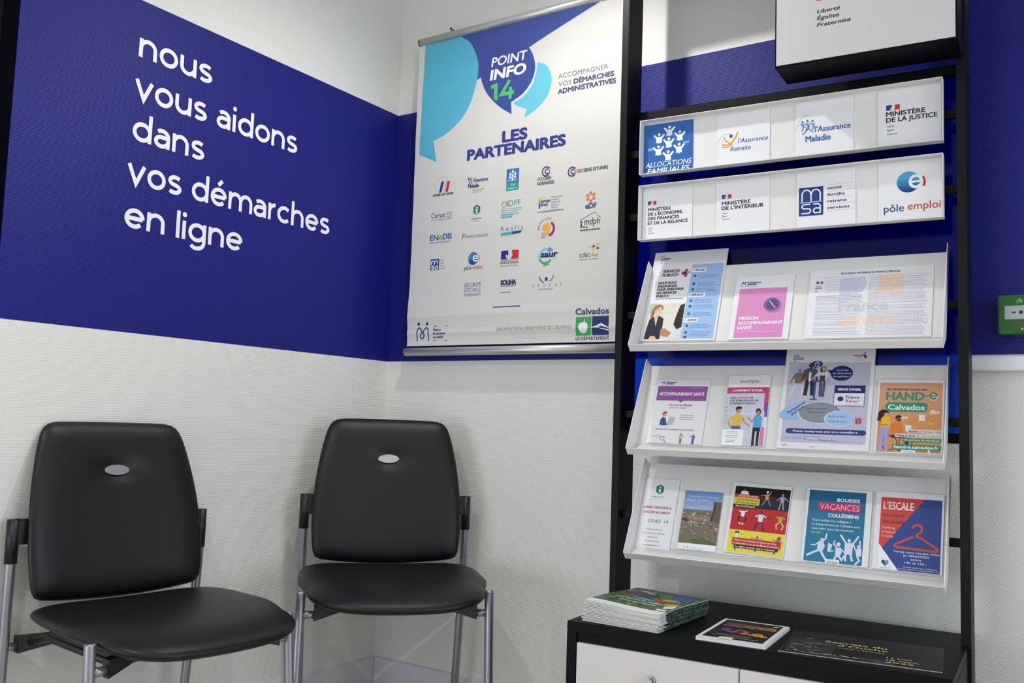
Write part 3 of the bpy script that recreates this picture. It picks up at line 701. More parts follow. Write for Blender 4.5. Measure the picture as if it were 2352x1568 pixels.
def d_renov(P):
    P.rect(9, 8.2 - 1, 11.4, 8.2, (50, 50, 70), 2); P.rect(12.6, 7.2, 15, 8.2, (50, 50, 70), 2); P.lines(8.8, 10.2, 21, 2, 1.3, 2.2, (60, 60, 76), 2, .1); P.lines(9, 12.6, 13, 3, .9, .8, (120, 120, 130), 2)
    P.line([(76.5, 7.6), (82, 8.2), (88, 6.8), (90, 9.6)], 2.4, (140, 36, 52), 2); P.poly([(87, 6.6), (90, 7), (91, 10.4), (88.4, 10.4)], (140, 36, 52), 2.2); P.ell(89, 5.2, 2.0, 2.0, (50, 44, 84), 2.4); P.lines(78, 9.6, 88, 3, 1.5, .8, (140, 140, 180), 2)
    P.rect(4.5, 14.5, 96, 94, (186, 188, 204), 1)
    P.ell(24, 24.5, 34, 18, (160, 186, 226), 1.5); P.poly([(8, 50), (30, 54), (52, 49), (34, 55.5)], (170, 172, 190), 1.5)
    # three printed people at a high table
    P.body(17.5, 49, 84, (176, 120, 84), (204, 170, 110), (124, 112, 110), (206, 198, 208), (-20, 12, -22, 18), 2, False, 1.1)
    P.body(30, 47.5, 94, (92, 62, 50), (40, 30, 30), (84, 84, 88), (44, 44, 54), (-10, 8, -6, 6), 2.5, False, 1.25); P.rect(28.6, 24.5, 31.2, 34, (222, 222, 232), 7); 
    P.body(44.5, 48.5, 88, (214, 160, 136), (60, 40, 46), (216, 216, 226), (78, 88, 102), (-40, 12, 2, -2), 3, True, 1.0); P.rect(41, 28, 47, 34, (94, 66, 66), 8)
    P.rect(33, 33, 48, 34.4, (58, 78, 150), 9); P.rect(35.5, 34.4, 37.6, 52, (58, 78, 150), 9); P.rect(32, 51.4, 40, 52.4, (58, 78, 150), 9)
    P.ell(36.5, 16.2, 14.5, 9.8, NAVY, 3); P.poly([(33, 19), (37.5, 19), (35, 21)], NAVY, 3); P.poly([(32.5, 16), (36.5, 12.6), (40.5, 16), (39.3, 16), (39.3, 19), (33.7, 19), (33.7, 16)], (150, 165, 205), 4); P.rect(35, 16, 38, 18, NAVY, 5)
    P.ell(65, 25.5, 28, 22, NAVY, 3); P.poly([(48.5, 22.4), (55, 22.2), (54, 26.6)], NAVY, 3)
    for i, (t, wd) in enumerate((('Un projet', 13), ('de rénovation', 20), ('énergétique ?', 19))): P.text(t, 65.5, 23.2 + i * 3.1, 3.8, (206, 212, 232), 5, w=wd, align='c', bold=.03)
    P.rect(58.5, 37.6, 92, 58, NAVY, 3); P.rect(59.1, 45.2, 91.4, 57.5, (226, 226, 234), 4); P.text('ESPACE CONSEIL', 75, 42.6, 4.4, (232, 234, 244), 5, w=25, align='c', bold=.09)
    P.ell(66, 51, 7.4, 6.6, NAVY, 5); P.arc(66, 51, 9, 8, 30, 160, .5, (190, 80, 100), 5); P.text('France', 72, 50.4, 6.0, NAVY, 5, w=14, bold=.04); P.text('Rénov’', 72, 54.2, 6.0, (196, 66, 84), 5, w=15, bold=.04); P.lines(72, 56, 90, 2, 1, .6, (120, 120, 160), 5, .05)
    P.ell(22, 63, 54, 24, (150, 184, 228), 2, rot=20); P.ell(44, 64.5, 56, 31, (206, 214, 220), 2.5); P.ell(44.4, 64.6, 53, 29.5, (132, 142, 146), 3); P.ell(66, 70.2, 37, 22, (206, 218, 232), 3.5); P.ell(66.6, 70.2, 35, 20, (158, 192, 232), 4)
    P.text('Permanences', 9.5, 66.5, 5.0, (58, 76, 132), 5, w=23, rot=38, bold=.04); P.text('physiques', 14, 68, 5.0, (58, 76, 132), 5, w=17, rot=40, bold=.04)
    P.text('Creully-sur-Seulles', 40, 61.5, 3.6, (72, 80, 90), 5, w=23, align='c'); P.text('Tilly-sur-Seulles', 40, 65.2, 3.6, (72, 80, 90), 5, w=18, align='c')
    P.text('2ème et 4ème', 64, 69, 3.8, (62, 84, 132), 5, w=19, align='c'); P.text('mardis du mois', 64, 73.6, 3.8, (62, 84, 132), 5, w=21, align='c')
    P.arc(87, 71.5, 12, 11.5, 0, 360, .5, (196, 110, 124), 3); P.rect(84, 71, 90, 74.5, (190, 40, 60), 4); P.arc(87, 71.4, 7, 5, 10, 170, 3, (190, 40, 60), 4); P.ell(87, 72.6, 2.0, 1.8, (220, 200, 210), 5)
    P.rrect(9, 80.6, 96, 85.6, 7, (44, 58, 118), 3); P.text('Prenez rendez-vous avec un·e conseiller·e', 52, 84, 4.6, (226, 230, 244), 5, w=70, align='c', bold=.05)
    P.text('02 31 31 40 90', 8, 90.4, 3.4, (150, 152, 172), 4, w=20); P.poly([(29, 87.6), (47, 88.4), (47, 91.6), (29, 91.6), (31, 89.6)], (150, 152, 172), 3); P.poly([(31, 88.4), (46.3, 89), (46.3, 91), (31, 91), (32.4, 89.7)], (190, 192, 206), 4)
    P.text('France-', 48, 92, 3.2, (110, 112, 150), 4, w=9, bold=.05); P.text('rénov', 57.5, 92, 3.2, (196, 90, 104), 4, w=9, bold=.05); P.lines(68, 92.3, 92, 1, 1, 1.4, (170, 172, 188), 4, .02)
    P.rect(6, 96.5, 12, 97.3, (190, 130, 50), 2); P.poly([(36, 98), (40, 97), (44, 98)], (226, 170, 110), 2)
def d_hand(P):
    for i in range(6):
        y0 = 4 + 16 * i; P.rect(3, y0, 97, y0 + 16.01 if i < 5 else 98.6, (212 + i, 158 - 3 * i, 124 - 9 * i), 1)
    P.text('MES DÉMARCHES FACILES AVEC', 14, 14.8, 3.6, (70, 62, 70), 4, w=61, bold=.06)
    G = (48, 148, 116)
    P.text('HAND', 14, 28.2, 16.5, G, 4, w=56, bold=.06); P.line([(70, 22), (78, 22)], 3.0, G, 4); P.ell(84, 23, 11.5, 11.5, (226, 196, 178), 2.5); P.arc(84, 22, 7.8, 7.8, 0, 318, 4.2, G, 4); P.line([(79, 22), (90, 22)], 3.2, G, 4)
    P.rrect(13, 31.5, 76, 44.5, 10, G, 2); P.text('Calvados', 44.5, 41.6, 10.5, (238, 244, 242), 4, w=54, align='c', bold=.05)
    for x, y, k in ((86, 46.5, 1.0), (40, 54, .85), (86, 77, 1.35)):
        P.ell(x, y - 1 * k, 12 * k, 2.8 * k, (226, 212, 200), 2); P.ell(x - 2, y - 3 * k, 6 * k, 5.5 * k, (226, 212, 200), 2); P.ell(x + 5, y - 2 * k, 5 * k, 4 * k, (226, 212, 200), 2)
    for x, y in ((68, 50.5), (49, 65)):
        P.line([(x - 7, y - 2.6), (x + 7, y - 2.4)], .8, (240, 236, 230), 3); P.rect(x - 4, y - 2, x + 4.5, y + 5.5, (236, 236, 236), 3); P.ell(x + 1, y + 1.6, 1.6, 1.6, (120, 190, 150), 4)
    P.arc(82, 53, 9, 5.5, 150, -120, .5, (160, 110, 96), 2.6); P.line([(60, 47), (66, 49)], .5, (160, 110, 96), 2.6); P.arc(69, 71, 6.4, 9, -10, 350, .5, (160, 110, 96), 2.6); P.rect(78, 58, 87, 61.5, (224, 180, 40), 3)
    P.line([(44, 92), (44, 66)], .5, (160, 110, 96), 2)
    # printed woman standing and man in wheelchair
    P.arc(22, 87, 18, 19, 0, 360, 1.8, (52, 40, 40), 2.4); P.arc(46, 85, 15, 17, 0, 360, 1.8, (52, 40, 40), 2.4); P.ell(37, 95.5, 4, 4, (40, 34, 36), 3); P.ell(37, 95.5, 1.6, 1.6, (210, 200, 200), 4)
    P.poly([(6, 99), (8, 62), (21, 62), (19, 80), (21, 98), (16, 98), (13.5, 74), (11, 99)], (158, 160, 216), 4); P.poly([(6.5, 66), (8, 54), (13, 50), (21, 51), (23, 58), (21, 66)], (232, 182, 40), 5); P.poly([(2, 57), (3, 46), (9, 41.5), (16, 43), (20, 46.5), (12, 47), (11, 55), (7, 58)], (48, 30, 34), 4.5); P.ell(15.5, 49, 5, 6.5, (216, 150, 120), 6); P.poly([(10, 47), (14, 43.2), (20, 46), (15, 46.4)], (48, 30, 34), 7); P.line([(8, 58), (6, 63.5), (19, 63)], 3.4, (200, 130, 100), 7)
    P.rect(24, 74, 48, 80, (46, 48, 96), 4); P.poly([(24, 76), (23, 63), (28, 59), (38, 61), (42, 72), (41, 76)], (222, 122, 46), 4.4); P.ell(34.5, 55, 5.4, 6.6, (120, 70, 56), 5.2); P.poly([(28.5, 54.5), (30.5, 50), (36, 49), (40, 52), (34, 52.4)], (40, 28, 28), 6); P.rect(45, 80, 51, 96, (46, 48, 96), 4)
    P.rrect(47, 68.2, 98, 73.2, 4, (226, 214, 210), 5); P.text('Suivi', 50, 72, 4.2, (54, 58, 96), 6, w=12, bold=.07); P.text('en temps réel', 64, 72, 4.0, (98, 92, 108), 6, w=32)
    P.rrect(30, 74, 98, 79, 4, (226, 214, 210), 5.2); P.text('Mise à jour', 33, 77.8, 4.2, (54, 58, 96), 6.4, w=27, bold=.07); P.text('de votre dossier', 62, 77.8, 4.0, (98, 92, 108), 6.4, w=35)
    P.rect(42, 80, 97.6, 84.6, G, 5.2); P.text('Au service du handicap', 44, 83.4, 3.9, (226, 240, 234), 6.4, w=51, bold=.03)
    P.rrect(27, 88.5, 97.6, 95.5, 3, G, 6); P.text('hand-e.calvados.fr', 30, 93.6, 5.8, (240, 246, 244), 7.4, w=64, bold=.07); P.poly([(79, 93.4), (83.5, 97.2), (82, 97.6), (83, 99.2), (81.8, 99.6), (80.8, 98), (79.4, 98.6)], (244, 240, 236), 8)
    P.rect(40, 95.6, 61, 99.6, (238, 238, 240), 7); P.text('Calvados', 50.5, 99, 3.2, (130, 100, 130), 8, w=15, align='c')
def hexmark(P, x, y, r, l=3):
    G = (38, 118, 94)
    P.poly([(x + r * math.sin(R(60 * i)), y - r * .56 * math.cos(R(60 * i))) for i in range(6)], G, l); P.ell(x, y - r * .22, r * .21, r * .21, (238, 240, 240), l + 1); P.rect(x - r * .16, y - r * .03, x + r * .18, y + r * .38, (238, 240, 240), l + 1); P.rect(x - r * .36, y - r * .03, x + r * .1, y + r * .05, (238, 240, 240), l + 1)
def d_cdad(P):
    hexmark(P, 47, 15.5, 13); P.lines(28, 26.5, 62, 1, 1, 1.2, (90, 90, 100), 3, .02); P.lines(34, 29.4, 56, 1, 1, .8, (160, 160, 170), 3, .05)
    P.text('L’AIDE GRATUITE A', 8, 43.5, 5.0, (186, 60, 70), 4, w=80, bold=.04, shear=.15); P.text('L’ACCES AU DROIT', 10, 50.5, 5.0, (186, 60, 70), 4, w=76, bold=.04, shear=.15)
    P.text('CDAD  14', 26, 63.5, 6.6, (66, 136, 122), 4, w=58, shear=.2)
    for i, (t, wd) in enumerate((('Tribunal Judiciaire', 46), ('11 rue Dumont d’Urville', 62), ('14000 Caen', 30), ('02.50.10.13.07', 40), ('contact@cdad14.fr', 52))):
        P.text(t, 48, 74 + i * 5.6, 2.5, (92, 92, 100), 4, w=wd, align='c')
def d_tele(P):
    rr_ = random.Random(5)
    for i in range(5): P.rect(0, i * 6.4, 100, i * 6.4 + 6.5, (92 + 15 * i, 134 + 10 * i, 196 + 3 * i), 1)
    for i in range(12): P.ell(rr_.uniform(5, 80), rr_.uniform(14, 30), rr_.uniform(4, 12), rr_.uniform(.8, 2), (174, 186, 210), 1.5)
    P.text('Télétravail et coworking', 8, 10.5, 3.8, (206, 214, 236), 5, w=82, bold=.03); P.text('dans le Calvados', 8, 16.2, 3.8, (206, 214, 236), 5, w=55, bold=.03)
    P.rect(0, 32, 100, 90, (122, 112, 92), 1.2); P.poly([(0, 35), (30, 32), (100, 34.5), (100, 40), (0, 40)], (112, 118, 92), 1.6); P.poly([(0, 44), (50, 41), (100, 46), (100, 50), (0, 50)], (158, 130, 96), 1.6)
    P.poly([(80, 17), (100, 16.5), (100, 52), (74, 50), (79, 36)], (104, 88, 78), 2); P.poly([(80, 17), (86, 16.8), (84, 38), (80, 50.5), (74, 50), (79, 36)], (70, 62, 60), 2.4)
    for i in range(150):
        x, y = rr_.uniform(0, 94), rr_.uniform(36, 84); x = x * .72 if y < 53 else x; q = rr_.choice(((90, 92, 80), (148, 140, 136), (174, 172, 174), (72, 70, 72), (130, 112, 96), (110, 116, 84), (150, 76, 66), (96, 116, 130), (196, 194, 190), (120, 116, 124)))
        sx, sy = rr_.uniform(2, 8), rr_.uniform(.7, 2.4); P.poly([(x, y), (min(x + sx, 100), y + rr_.uniform(-.5, .5)), (min(x + sx * .9, 100), y + sy), (x - 1 if x > 1 else x, y + sy)], q, 3 + .004 * i)
    P.poly([(18, 52), (42, 53), (41, 58), (17, 56.5)], (186, 184, 180), 4); P.rect(21, 54, 26, 56, (50, 50, 56), 4.4); P.rect(29, 54.4, 34, 56.6, (50, 50, 56), 4.4); P.rect(36, 54.6, 40, 57, (50, 50, 56), 4.4); P.poly([(0, 47), (22, 50), (20, 53.5), (0, 51)], (48, 62, 82), 4)
    P.poly([(0, 90), (4, 80), (30, 75), (60, 78), (100, 86), (100, 90)], (112, 112, 78), 4.2); P.poly([(30, 84), (64, 79), (100, 87), (100, 90), (40, 90)], (92, 98, 66), 4.4)
    P.rect(0, 90, 100, 100, (238, 238, 240), 4.8); P.ell(18, 96.4, 2.4, 1.5, (110, 170, 70), 5); P.ell(27, 96.4, 2.4, 1.5, (70, 120, 190), 5); P.text('Calvados', 36, 98.8, 3.4, (150, 156, 176), 5, w=32)
def jumper(P, x, y, H, skin, hair, top, leg, pose, bend, l=3): P.body(x, y, H, skin, hair, top, leg, pose, l, False, 1.0, bend)
def d_envie(P):
    P.rect(5, 5, 99, 35.5, (24, 22, 26), 1); P.rect(5, 35.5, 99, 67.5, (188, 32, 40), 1); P.rect(5, 67.5, 99, 99, (226, 214, 62), 1)
    wht = (232, 232, 234)
    P.ell(22, 9.5, 3, 3, (120, 80, 66), 3); P.poly([(14, 17), (17, 11.5), (27, 11.5), (30, 17)], wht, 3)
    jumper(P, 61, 31, 40, (190, 150, 120), (220, 210, 200), (222, 160, 60), (90, 120, 190), (-75, 150, -25, 30), 14); P.ell(61, 10.4, 3.0, 3.0, wht, 9)
    jumper(P, 87, 34, 44, (190, 150, 120), (210, 200, 190), (150, 160, 190), (130, 150, 196), (-40, 45, -12, 8), 2)
    P.rect(5, 17, 48, 21.6, (188, 32, 40), 10); P.text('ENVIE DE VIVRE', 45, 20.6, 3.6, (240, 226, 226), 12, w=33, align='r', bold=.03)
    P.rect(5, 21.6, 49.5, 31.4, (206, 196, 52), 10); P.text('UNE EXPERIENCE', 47, 26, 3.6, (112, 104, 40), 12, w=37, align='r', bold=.03); P.text('DE VOLONTARIAT', 47, 30.2, 3.6, (112, 104, 40), 12, w=37, align='r', bold=.03)
    P.rect(5, 31.4, 45, 36.4, (24, 22, 26), 10); P.text('EN ALLEMAGNE', 43, 35.2, 3.6, (232, 228, 228), 12, w=33, align='r', bold=.04)
    jumper(P, 24, 59, 44, (96, 64, 54), (40, 30, 30), wht, (40, 30, 44), (-100, 120, -60, 60), -70); P.ell(21, 58.5, 3, 2.2, wht, 9); P.ell(26, 59, 3, 2.2, wht, 9)
    jumper(P, 55, 67, 56, (90, 60, 52), (34, 26, 28), (222, 222, 222), (76, 40, 84), (-60, 62, -30, 22), 2)
    jumper(P, 88, 63, 46, (120, 80, 60), (60, 34, 30), (206, 164, 72), (206, 186, 130), (-80, 55, -40, 35), -40)
    P.ell(19, 71.5, 5.4, 4.6, (46, 36, 34), 3); jumper(P, 19, 88, 36, (186, 140, 112), (46, 36, 34), (232, 230, 214), (60, 50, 40), (-85, 85, -5, 5), 0)
    jumper(P, 54, 92, 36, (110, 76, 60), (50, 36, 34), (110, 150, 190), (60, 60, 80), (-95, 95, -5, 5), 0); jumper(P, 88, 92, 36, (190, 140, 110), (130, 60, 46), (96, 112, 170), (70, 80, 130), (-110, 70, -5, 5), 0); P.ell(90, 74, 4.4, 5, (140, 70, 54), 8)
    P.rect(13, 79, 94, 88.6, (196, 40, 44), 12); P.text('Découvrez l’Europe de façon concrète', 52, 83.2, 3.3, (246, 232, 232), 14, w=70, align='c', bold=.04); P.text('et allez passer un an en Basse-Franconie', 53, 87.4, 3.3, (246, 232, 232), 14, w=78, align='c', bold=.04)
    P.rect(17, 88.6, 89, 93, (24, 22, 26), 12); P.text('la région jumelée avec le Calvados', 53, 92, 3.3, (240, 240, 240), 14, w=66, align='c', bold=.04)
    for x in (19, 53, 84): P.line([(x, 93), (x + 1, 96)], 2.4, (50, 40, 40), 8); P.ell(x + .5, 97, 2.6, 1.5, wht, 9)
def d_bourses(P):
    T = (30, 118, 150)
    P.rect(4, 3, 91, 99, T, 1); P.rect(4, 3, 91, 32, (26, 102, 138), 1.3)
    Wc = (226, 232, 240)
    P.text('BOURSES', 82, 17, 6.6, Wc, 4, w=34, align='r', bold=.09)
    PK = (206, 38, 92); P.rect(20, 19.2, 84, 30.5, PK, 3)
    P.text('VACANCES', 52, 28.6, 12.2, (238, 210, 224), 4, w=60, align='c')
    for i in range(1, 16): P.line([(20 + 4 * i, 19.2), (20 + 4 * i, 30.5)], .35, PK, 5)
    for i in range(1, 7): P.line([(20, 19.2 + 1.62 * i), (84, 19.2 + 1.62 * i)], .3, PK, 5)
    P.text('COLLÉGIENS', 82, 38.4, 6.6, Wc, 4, w=46, align='r', bold=.09)
    for i, (t, wd) in enumerate((('Votre enfant est collégien ?', 59), ('Le Département du Calvados peut', 73), ('vous aider pour ses vacances', 63))):
        P.text(t, 12, 45.2 + i * 5.6, 4.6, (196, 214, 230), 4, w=wd, bold=.05)
    P.text('cet été !', 12, 61.6, 4.4, (170, 206, 60), 4, w=17, bold=.05)
    Wf = (214, 216, 234)
    def sil(st, heads, bodies):
        for p, wd in st: P.line(p, wd, Wf, 3)
        for x, y, rx, ry in heads: P.ell(x, y, rx, ry, Wf, 3)
        for b in bodies: P.poly(b, Wf, 3)
    sil([([(29, 73), (35, 68), (36, 61)], 4), ([(26, 73), (20, 77), (13, 77.6)], 3), ([(25, 84), (18, 87), (8, 92)], 5.4), ([(29, 84), (33, 90), (40, 98)], 5.4)], [(30, 70, 4.4, 5.4)], [[(24, 72), (32, 72), (35, 78), (31, 86), (23, 85)]])
    sil([([(54, 80), (48, 74), (49, 69)], 3.4), ([(58, 79), (64, 83), (66, 86)], 3.2), ([(53, 89), (49, 96), (57, 99)], 5), ([(57, 89), (61, 94), (66, 87)], 4.6), ([(40, 73), (44, 79), (41, 84), (48, 83)], 3.4)], [(55, 74, 5.2, 5.6)], [[(51, 78), (59, 78), (61, 84), (57, 91), (51, 90)], [(39, 75), (46, 74), (44, 82), (39, 84)]])
    sil([([(66, 72), (62, 67), (57, 61)], 4.6), ([(76, 72), (80, 67), (84, 61)], 4.6), ([(67, 84), (66, 90), (67, 95)], 5.6), ([(74, 84), (75, 90), (77, 94)], 5.6)], [(70.5, 68, 4, 5)], [[(64, 71), (77, 71), (76, 86), (65, 86)]])
    sil([([(81, 80), (78, 74), (76, 70)], 3.2), ([(87, 78), (87, 72), (86, 67)], 3.2), ([(84, 88), (87, 93), (81, 98)], 4.6)], [(84.5, 75, 3.6, 4.6)], [[(80, 78), (89, 77), (90, 86), (83, 89)]])
    P.rect(37, 94.4, 58, 100, (238, 240, 244), 4); P.text('Calvados', 47.5, 97.8, 3.4, (130, 112, 150), 5, w=16, align='c'); P.rect(39, 98.3, 47, 99.3, (84, 170, 90), 5); P.rect(47, 98.3, 56, 99.3, (40, 50, 100), 5)
def d_escale(P):
    P.rect(8, 7.5, 97, 99.6, (54, 76, 142), 1); P.poly([(8, 7.5), (72, 7.5), (12, 74), (8, 68)], (206, 74, 64), 2); P.poly([(8, 68), (38, 99.6), (8, 99.6)], (236, 238, 242), 2)
    P.text('L’ESCALE', 12, 23, 15, (238, 234, 236), 4, w=44, bold=.03)
    P.text('BOUTIQUE', 12, 32.5, 4.6, (96, 52, 100), 4, w=31, bold=.03); P.text('SOLIDAIRE', 12, 41, 4.6, (96, 52, 100), 4, w=32, bold=.03)
    for i, (t, wd) in enumerate((('Parking', 19), ('château', 20.5), ('Creully', 17.5))): P.text(t, 11.4, 48.2 + i * 5.4, 4.2, (240, 206, 200), 4, w=wd)
    H = (206, 80, 66)
    P.line([(56, 46), (58, 42.2), (63, 40.4), (68, 42), (70, 46.4), (68, 50.4), (63, 53.2), (62, 55.4), (70, 58), (92, 69), (92.5, 72), (89.5, 72.4), (34, 71), (31, 69.5), (33, 67), (58, 56)], 5.6, H, 4)
    for i, (t, wd) in enumerate((('Venez nous rendre visite', 66), ('le VENDREDI', 36), ('entre', 15), ('14h et 16h...', 32))): P.text(t, 63, 77.4 + i * 4.3, 3.9, (222, 226, 240), 4, w=wd, align='c', bold=.03)
    P.text('Accueil chaleureux, vêtements', 69, 95.4, 2.3, (214, 220, 238), 4, w=48, align='c', bold=.03); P.text('hommes, femmes, enfants à petits prix', 67, 98, 2.3, (214, 220, 238), 4, w=58, align='c', bold=.03)
    P.ell(16, 90.4, 4, 4, (40, 54, 104), 4); P.ell(21.4, 90.2, 4.2, 4.2, (96, 160, 208), 4); P.poly([(13.6, 91.6), (24, 91.4), (19, 96)], (66, 92, 150), 4.4); P.text('L’ESCALE', 18.5, 98.6, 2.2, (150, 152, 160), 4, w=15, align='c')

leaflet('leaflet', 0, -1.0265, .222, .297, d_services, 'tall leaflet with a pale blue column and a photo of a smiling woman')
leaflet('leaflet', 0, -.767, .160, .199, d_mission, 'leaflet with a pink panel and a compass')
leaflet('notice_sheet', 0, -.566, .304, .206, d_regl, 'wide sheet of small print with faint grey and orange lettering', 'notice', .0015)
leaflet('leaflet', 1, -.999, .161, .196, d_accomp, 'leaflet with a purple title band and small figures')
leaflet('leaflet', 1, -.782, .116, .208, d_inolya, 'narrow leaflet with a pink band above a man in yellow and a woman in blue', thick=.006, roll=R(-1.2))
leaflet('leaflet', 1, -.635, .229, .291, d_renov, 'tall grey leaflet with people at a blue high table and a dark speech bubble', thick=.004)
leaflet('leaflet', 1, -.394, .1555, .199, d_hand, 'orange leaflet with green title and a man in a wheelchair')
leaflet('leaflet', 2, -1.0265, .103, .203, d_cdad, 'narrow white leaflet with a green hexagon and red title', s0=-.006)
leaflet('leaflet', 2, -.902, .108, .166, d_tele, 'small leaflet with an aerial photo of a cooling tower')
leaflet('leaflet', 2, -.773, .158, .195, d_envie, 'black, red and yellow leaflet with jumping people', roll=R(1.4), thick=.005, s0=.006)
leaflet('leaflet', 2, -.570, .162, .197, d_bourses, 'teal leaflet with white jumping silhouettes', thick=.005)
leaflet('leaflet', 2, -.3985, .157, .199, d_escale, 'red and blue leaflet with a clothes hanger', thick=.005)

# ------------------------------------------------------------------ things lying on the cabinet top
TOPZ = .4815
def d_mag(P):
    rr_ = random.Random(11)
    P.rect(0, 0, 100, 88, (72, 100, 62), 1)
    for i in range(90):
        x, y = rr_.uniform(6, 94), rr_.uniform(5, 82); q = rr_.choice(((74, 110, 56), (52, 76, 46), (104, 138, 70), (46, 56, 46), (70, 92, 84), (128, 150, 92)))
        P.ell(x, y, rr_.uniform(3, 10), rr_.uniform(3, 9), q, 2 + .004 * i, rot=rr_.uniform(0, 90), n=12)
    P.rect(0, 0, 100, 10, (84, 92, 96), 2.7)
    P.poly([(8, 22), (40, 16), (54, 28), (50, 46), (24, 50), (10, 40)], (52, 50, 78), 3); P.ell(36, 22, 11, 9, (206, 160, 130), 3.2); P.ell(24, 16, 13, 7, (200, 200, 200), 3.1); P.poly([(62, 8), (90, 12), (96, 40), (80, 34), (60, 20)], (54, 90, 150), 3)
    P.ell(74, 40, 20, 17, (140, 190, 60), 3.2); P.ell(88, 58, 20, 16, (136, 186, 58), 3.2); P.poly([(60, 46), (80, 44), (90, 52), (76, 58), (62, 56)], (170, 50, 44), 3.4); P.ell(82, 40, 10, 8, (216, 160, 130), 3.6); P.ell(70, 62, 11, 8, (216, 170, 130), 3.6); P.poly([(84, 66), (97, 60), (99, 74), (88, 78)], (226, 220, 214), 3.6); P.poly([(10, 42), (34, 44), (34, 50), (12, 50)], (150, 46, 44), 3.4)
    P.rect(34, 51, 62, 56.5, (84, 160, 206), 4); P.text('Les jeunes et l’emploi :', 16, 64, 7.2, (240, 240, 236), 5, w=70, bold=.06, shear=.1); P.text('rêves et réalités', 26, 73, 7.2, (240, 240, 236), 5, w=50, bold=.06, shear=.1); P.ell(8, 80, 10, 7, (110, 130, 180), 4); P.rect(84, 80, 97, 86, (232, 232, 232), 4)
    P.rect(0, 88, 100, 100, (236, 236, 234), 4); P.lines(4, 95, 60, 2, 3, 1.5, (214, 206, 200), 5)
NM = 15
MGT = .0031
rnd = random.Random(3)
def magazine(i):
    w, h = .208, .286
    n = 10; zb = i * MGT
    top = i == NM - 1
    def sag(x, y):   # gentle waviness growing with height in the stack
        k = (i / NM) ** 1.5
        return k * (.0045 * math.cos(3.6 * x / w) * (1 - .5 * y / h) + .003 * math.sin(4.5 * y / h))
    def mp(co):
        x, d_, y = co.x, co.y, co.z
        return Vector((x - w / 2, y - h / 2, -d_ + .0008 + sag(x, y)))
    P = Page(w, h, thick=.0022, cuts=[(Vector((w * j / n, 0, 0)), Vector((1, 0, 0))) for j in range(1, n)] + [(Vector((0, 0, h * j / n)), Vector((0, 0, 1))) for j in range(1, n)], mapf=mp, paper=mat('magazine_paper', (208, 206, 202), .45))
    if top: d_mag(P)
    else:
        P.rect(0, 0, 100, 88, (70, 84, 66), 1); P.rect(0, 88, 100, 100, (226, 226, 224), 1)
        # printed spine: cover ink wraps the right-hand fold
        for j in range(12):
            q = rnd.choice(((58, 84, 60), (78, 108, 84), (40, 56, 48), (96, 120, 104), (66, 84, 96)))
            y0 = P.h * (.12 + .073 * j); mi = P.mi(q); vs = [P.bm.verts.new((P.w + .0001, a, b)) for a, b in ((0, y0), (-.0023, y0), (-.0023, y0 + P.h * .07), (0, y0 + P.h * .07))]
            f = P.bm.faces.new(vs); f.material_index = mi; P.big.append(f)
    j1, j2 = rnd.uniform(-.0035, .0035), rnd.uniform(-.0025, .0025)
    if i < 6: j1 -= .004
    o = P.build('magazine', None, UW(-.912 + j1, 2.262 + j2, TOPZ + .0002 + zb), (0, 0, UA + R(-4.5 + rnd.uniform(-.8, .8))))
    return o
for i in range(NM):
    o = magazine(i)
    lab = {0: 'lowest magazine of the pile on the cabinet, resting on its top', NM - 1: 'topmost magazine of the pile, green cover with people outdoors'}.get(i)
    if lab is None: lab = 'magazine within the pile, between the top and the bottom one'
    tag(o, lab, 'magazine', 'pile of magazines on the cabinet')

def flat(P, name, x, y, z, rz, parent=None):
    """a sheet lying on its back: page y runs away from the viewer"""
    P.mapf = lambda co: Vector((co.x - P.w / 2, co.z - P.h / 2, -co.y + .0003))
    return P.build(name, parent, UW(x, y, z), (0, 0, UA + rz))
def d_note(P):
    P.rect(5.5, 4.5, 93, 92, (22, 20, 28), 1)
    for i in range(17): P.ell(8 + 5.1 * i, 4.6, 1.6, 1.6, (160, 158, 164), 2)
    P.lines(14, 12, 40, 1, 1, 2.4, (110, 104, 116), 2, .05); P.ell(84, 12.5, 7, 5, (236, 226, 206), 3); P.text('14', 90, 14, 5, (214, 214, 220), 3)
    for i in range(8): P.rect(14 + i * 9.4, 24, 23.4 + i * 9.4, 28.5, (150 + 10 * i, 52 + 16 * i, 60 - 4 * i), 3); 
    P.lines(12, 21, 88, 1, 1, 3.6, (200, 140, 50), 3, .02); P.lines(13, 33.5, 90, 1, 1, 4.0, (220, 212, 208), 3, .02)
    for i in range(7):
        k = i / 6; c = (int(100 + 130 * k), int(52 + 92 * k), int(140 - 100 * k)); P.ell(26 + 8 * i, 52 + 3 * math.sin(i * 1.7) + i * 1.3, 14 - i * .4, 20 - i * 1.4, c, 2 + .1 * i, rot=25)
    for i in range(4): P.ell(34 + 13 * i, 52 + 3 * i, 9, 8, (26, 20, 26), 3 + .1 * i, rot=40)
    P.ell(78, 64, 20, 9, (240, 160, 50), 4, rot=-8); P.ell(56, 62, 12, 9, (220, 100, 50), 4)
    P.lines(20, 76, 72, 1, 1, 3, (190, 186, 194), 3, .02); P.lines(16, 80.5, 66, 1, 1, 2.6, (180, 110, 60), 3, .02); P.lines(38, 85, 84, 1, 1, 3, (200, 196, 190), 3, .02)
    P.rect(30, 86, 50, 97, (232, 230, 228), 3); P.lines(33, 93, 47, 2, 2.4, 2.4, (120, 116, 112), 4, .1)
nb = uthing('booklet', 'white-edged booklet with colourful shapes on a black cover, between magazines and dark flyer', 'booklet', -.655, 2.238, TOPZ)
P = Page(.161, .246, thick=.0008, base=True); d_note(P)
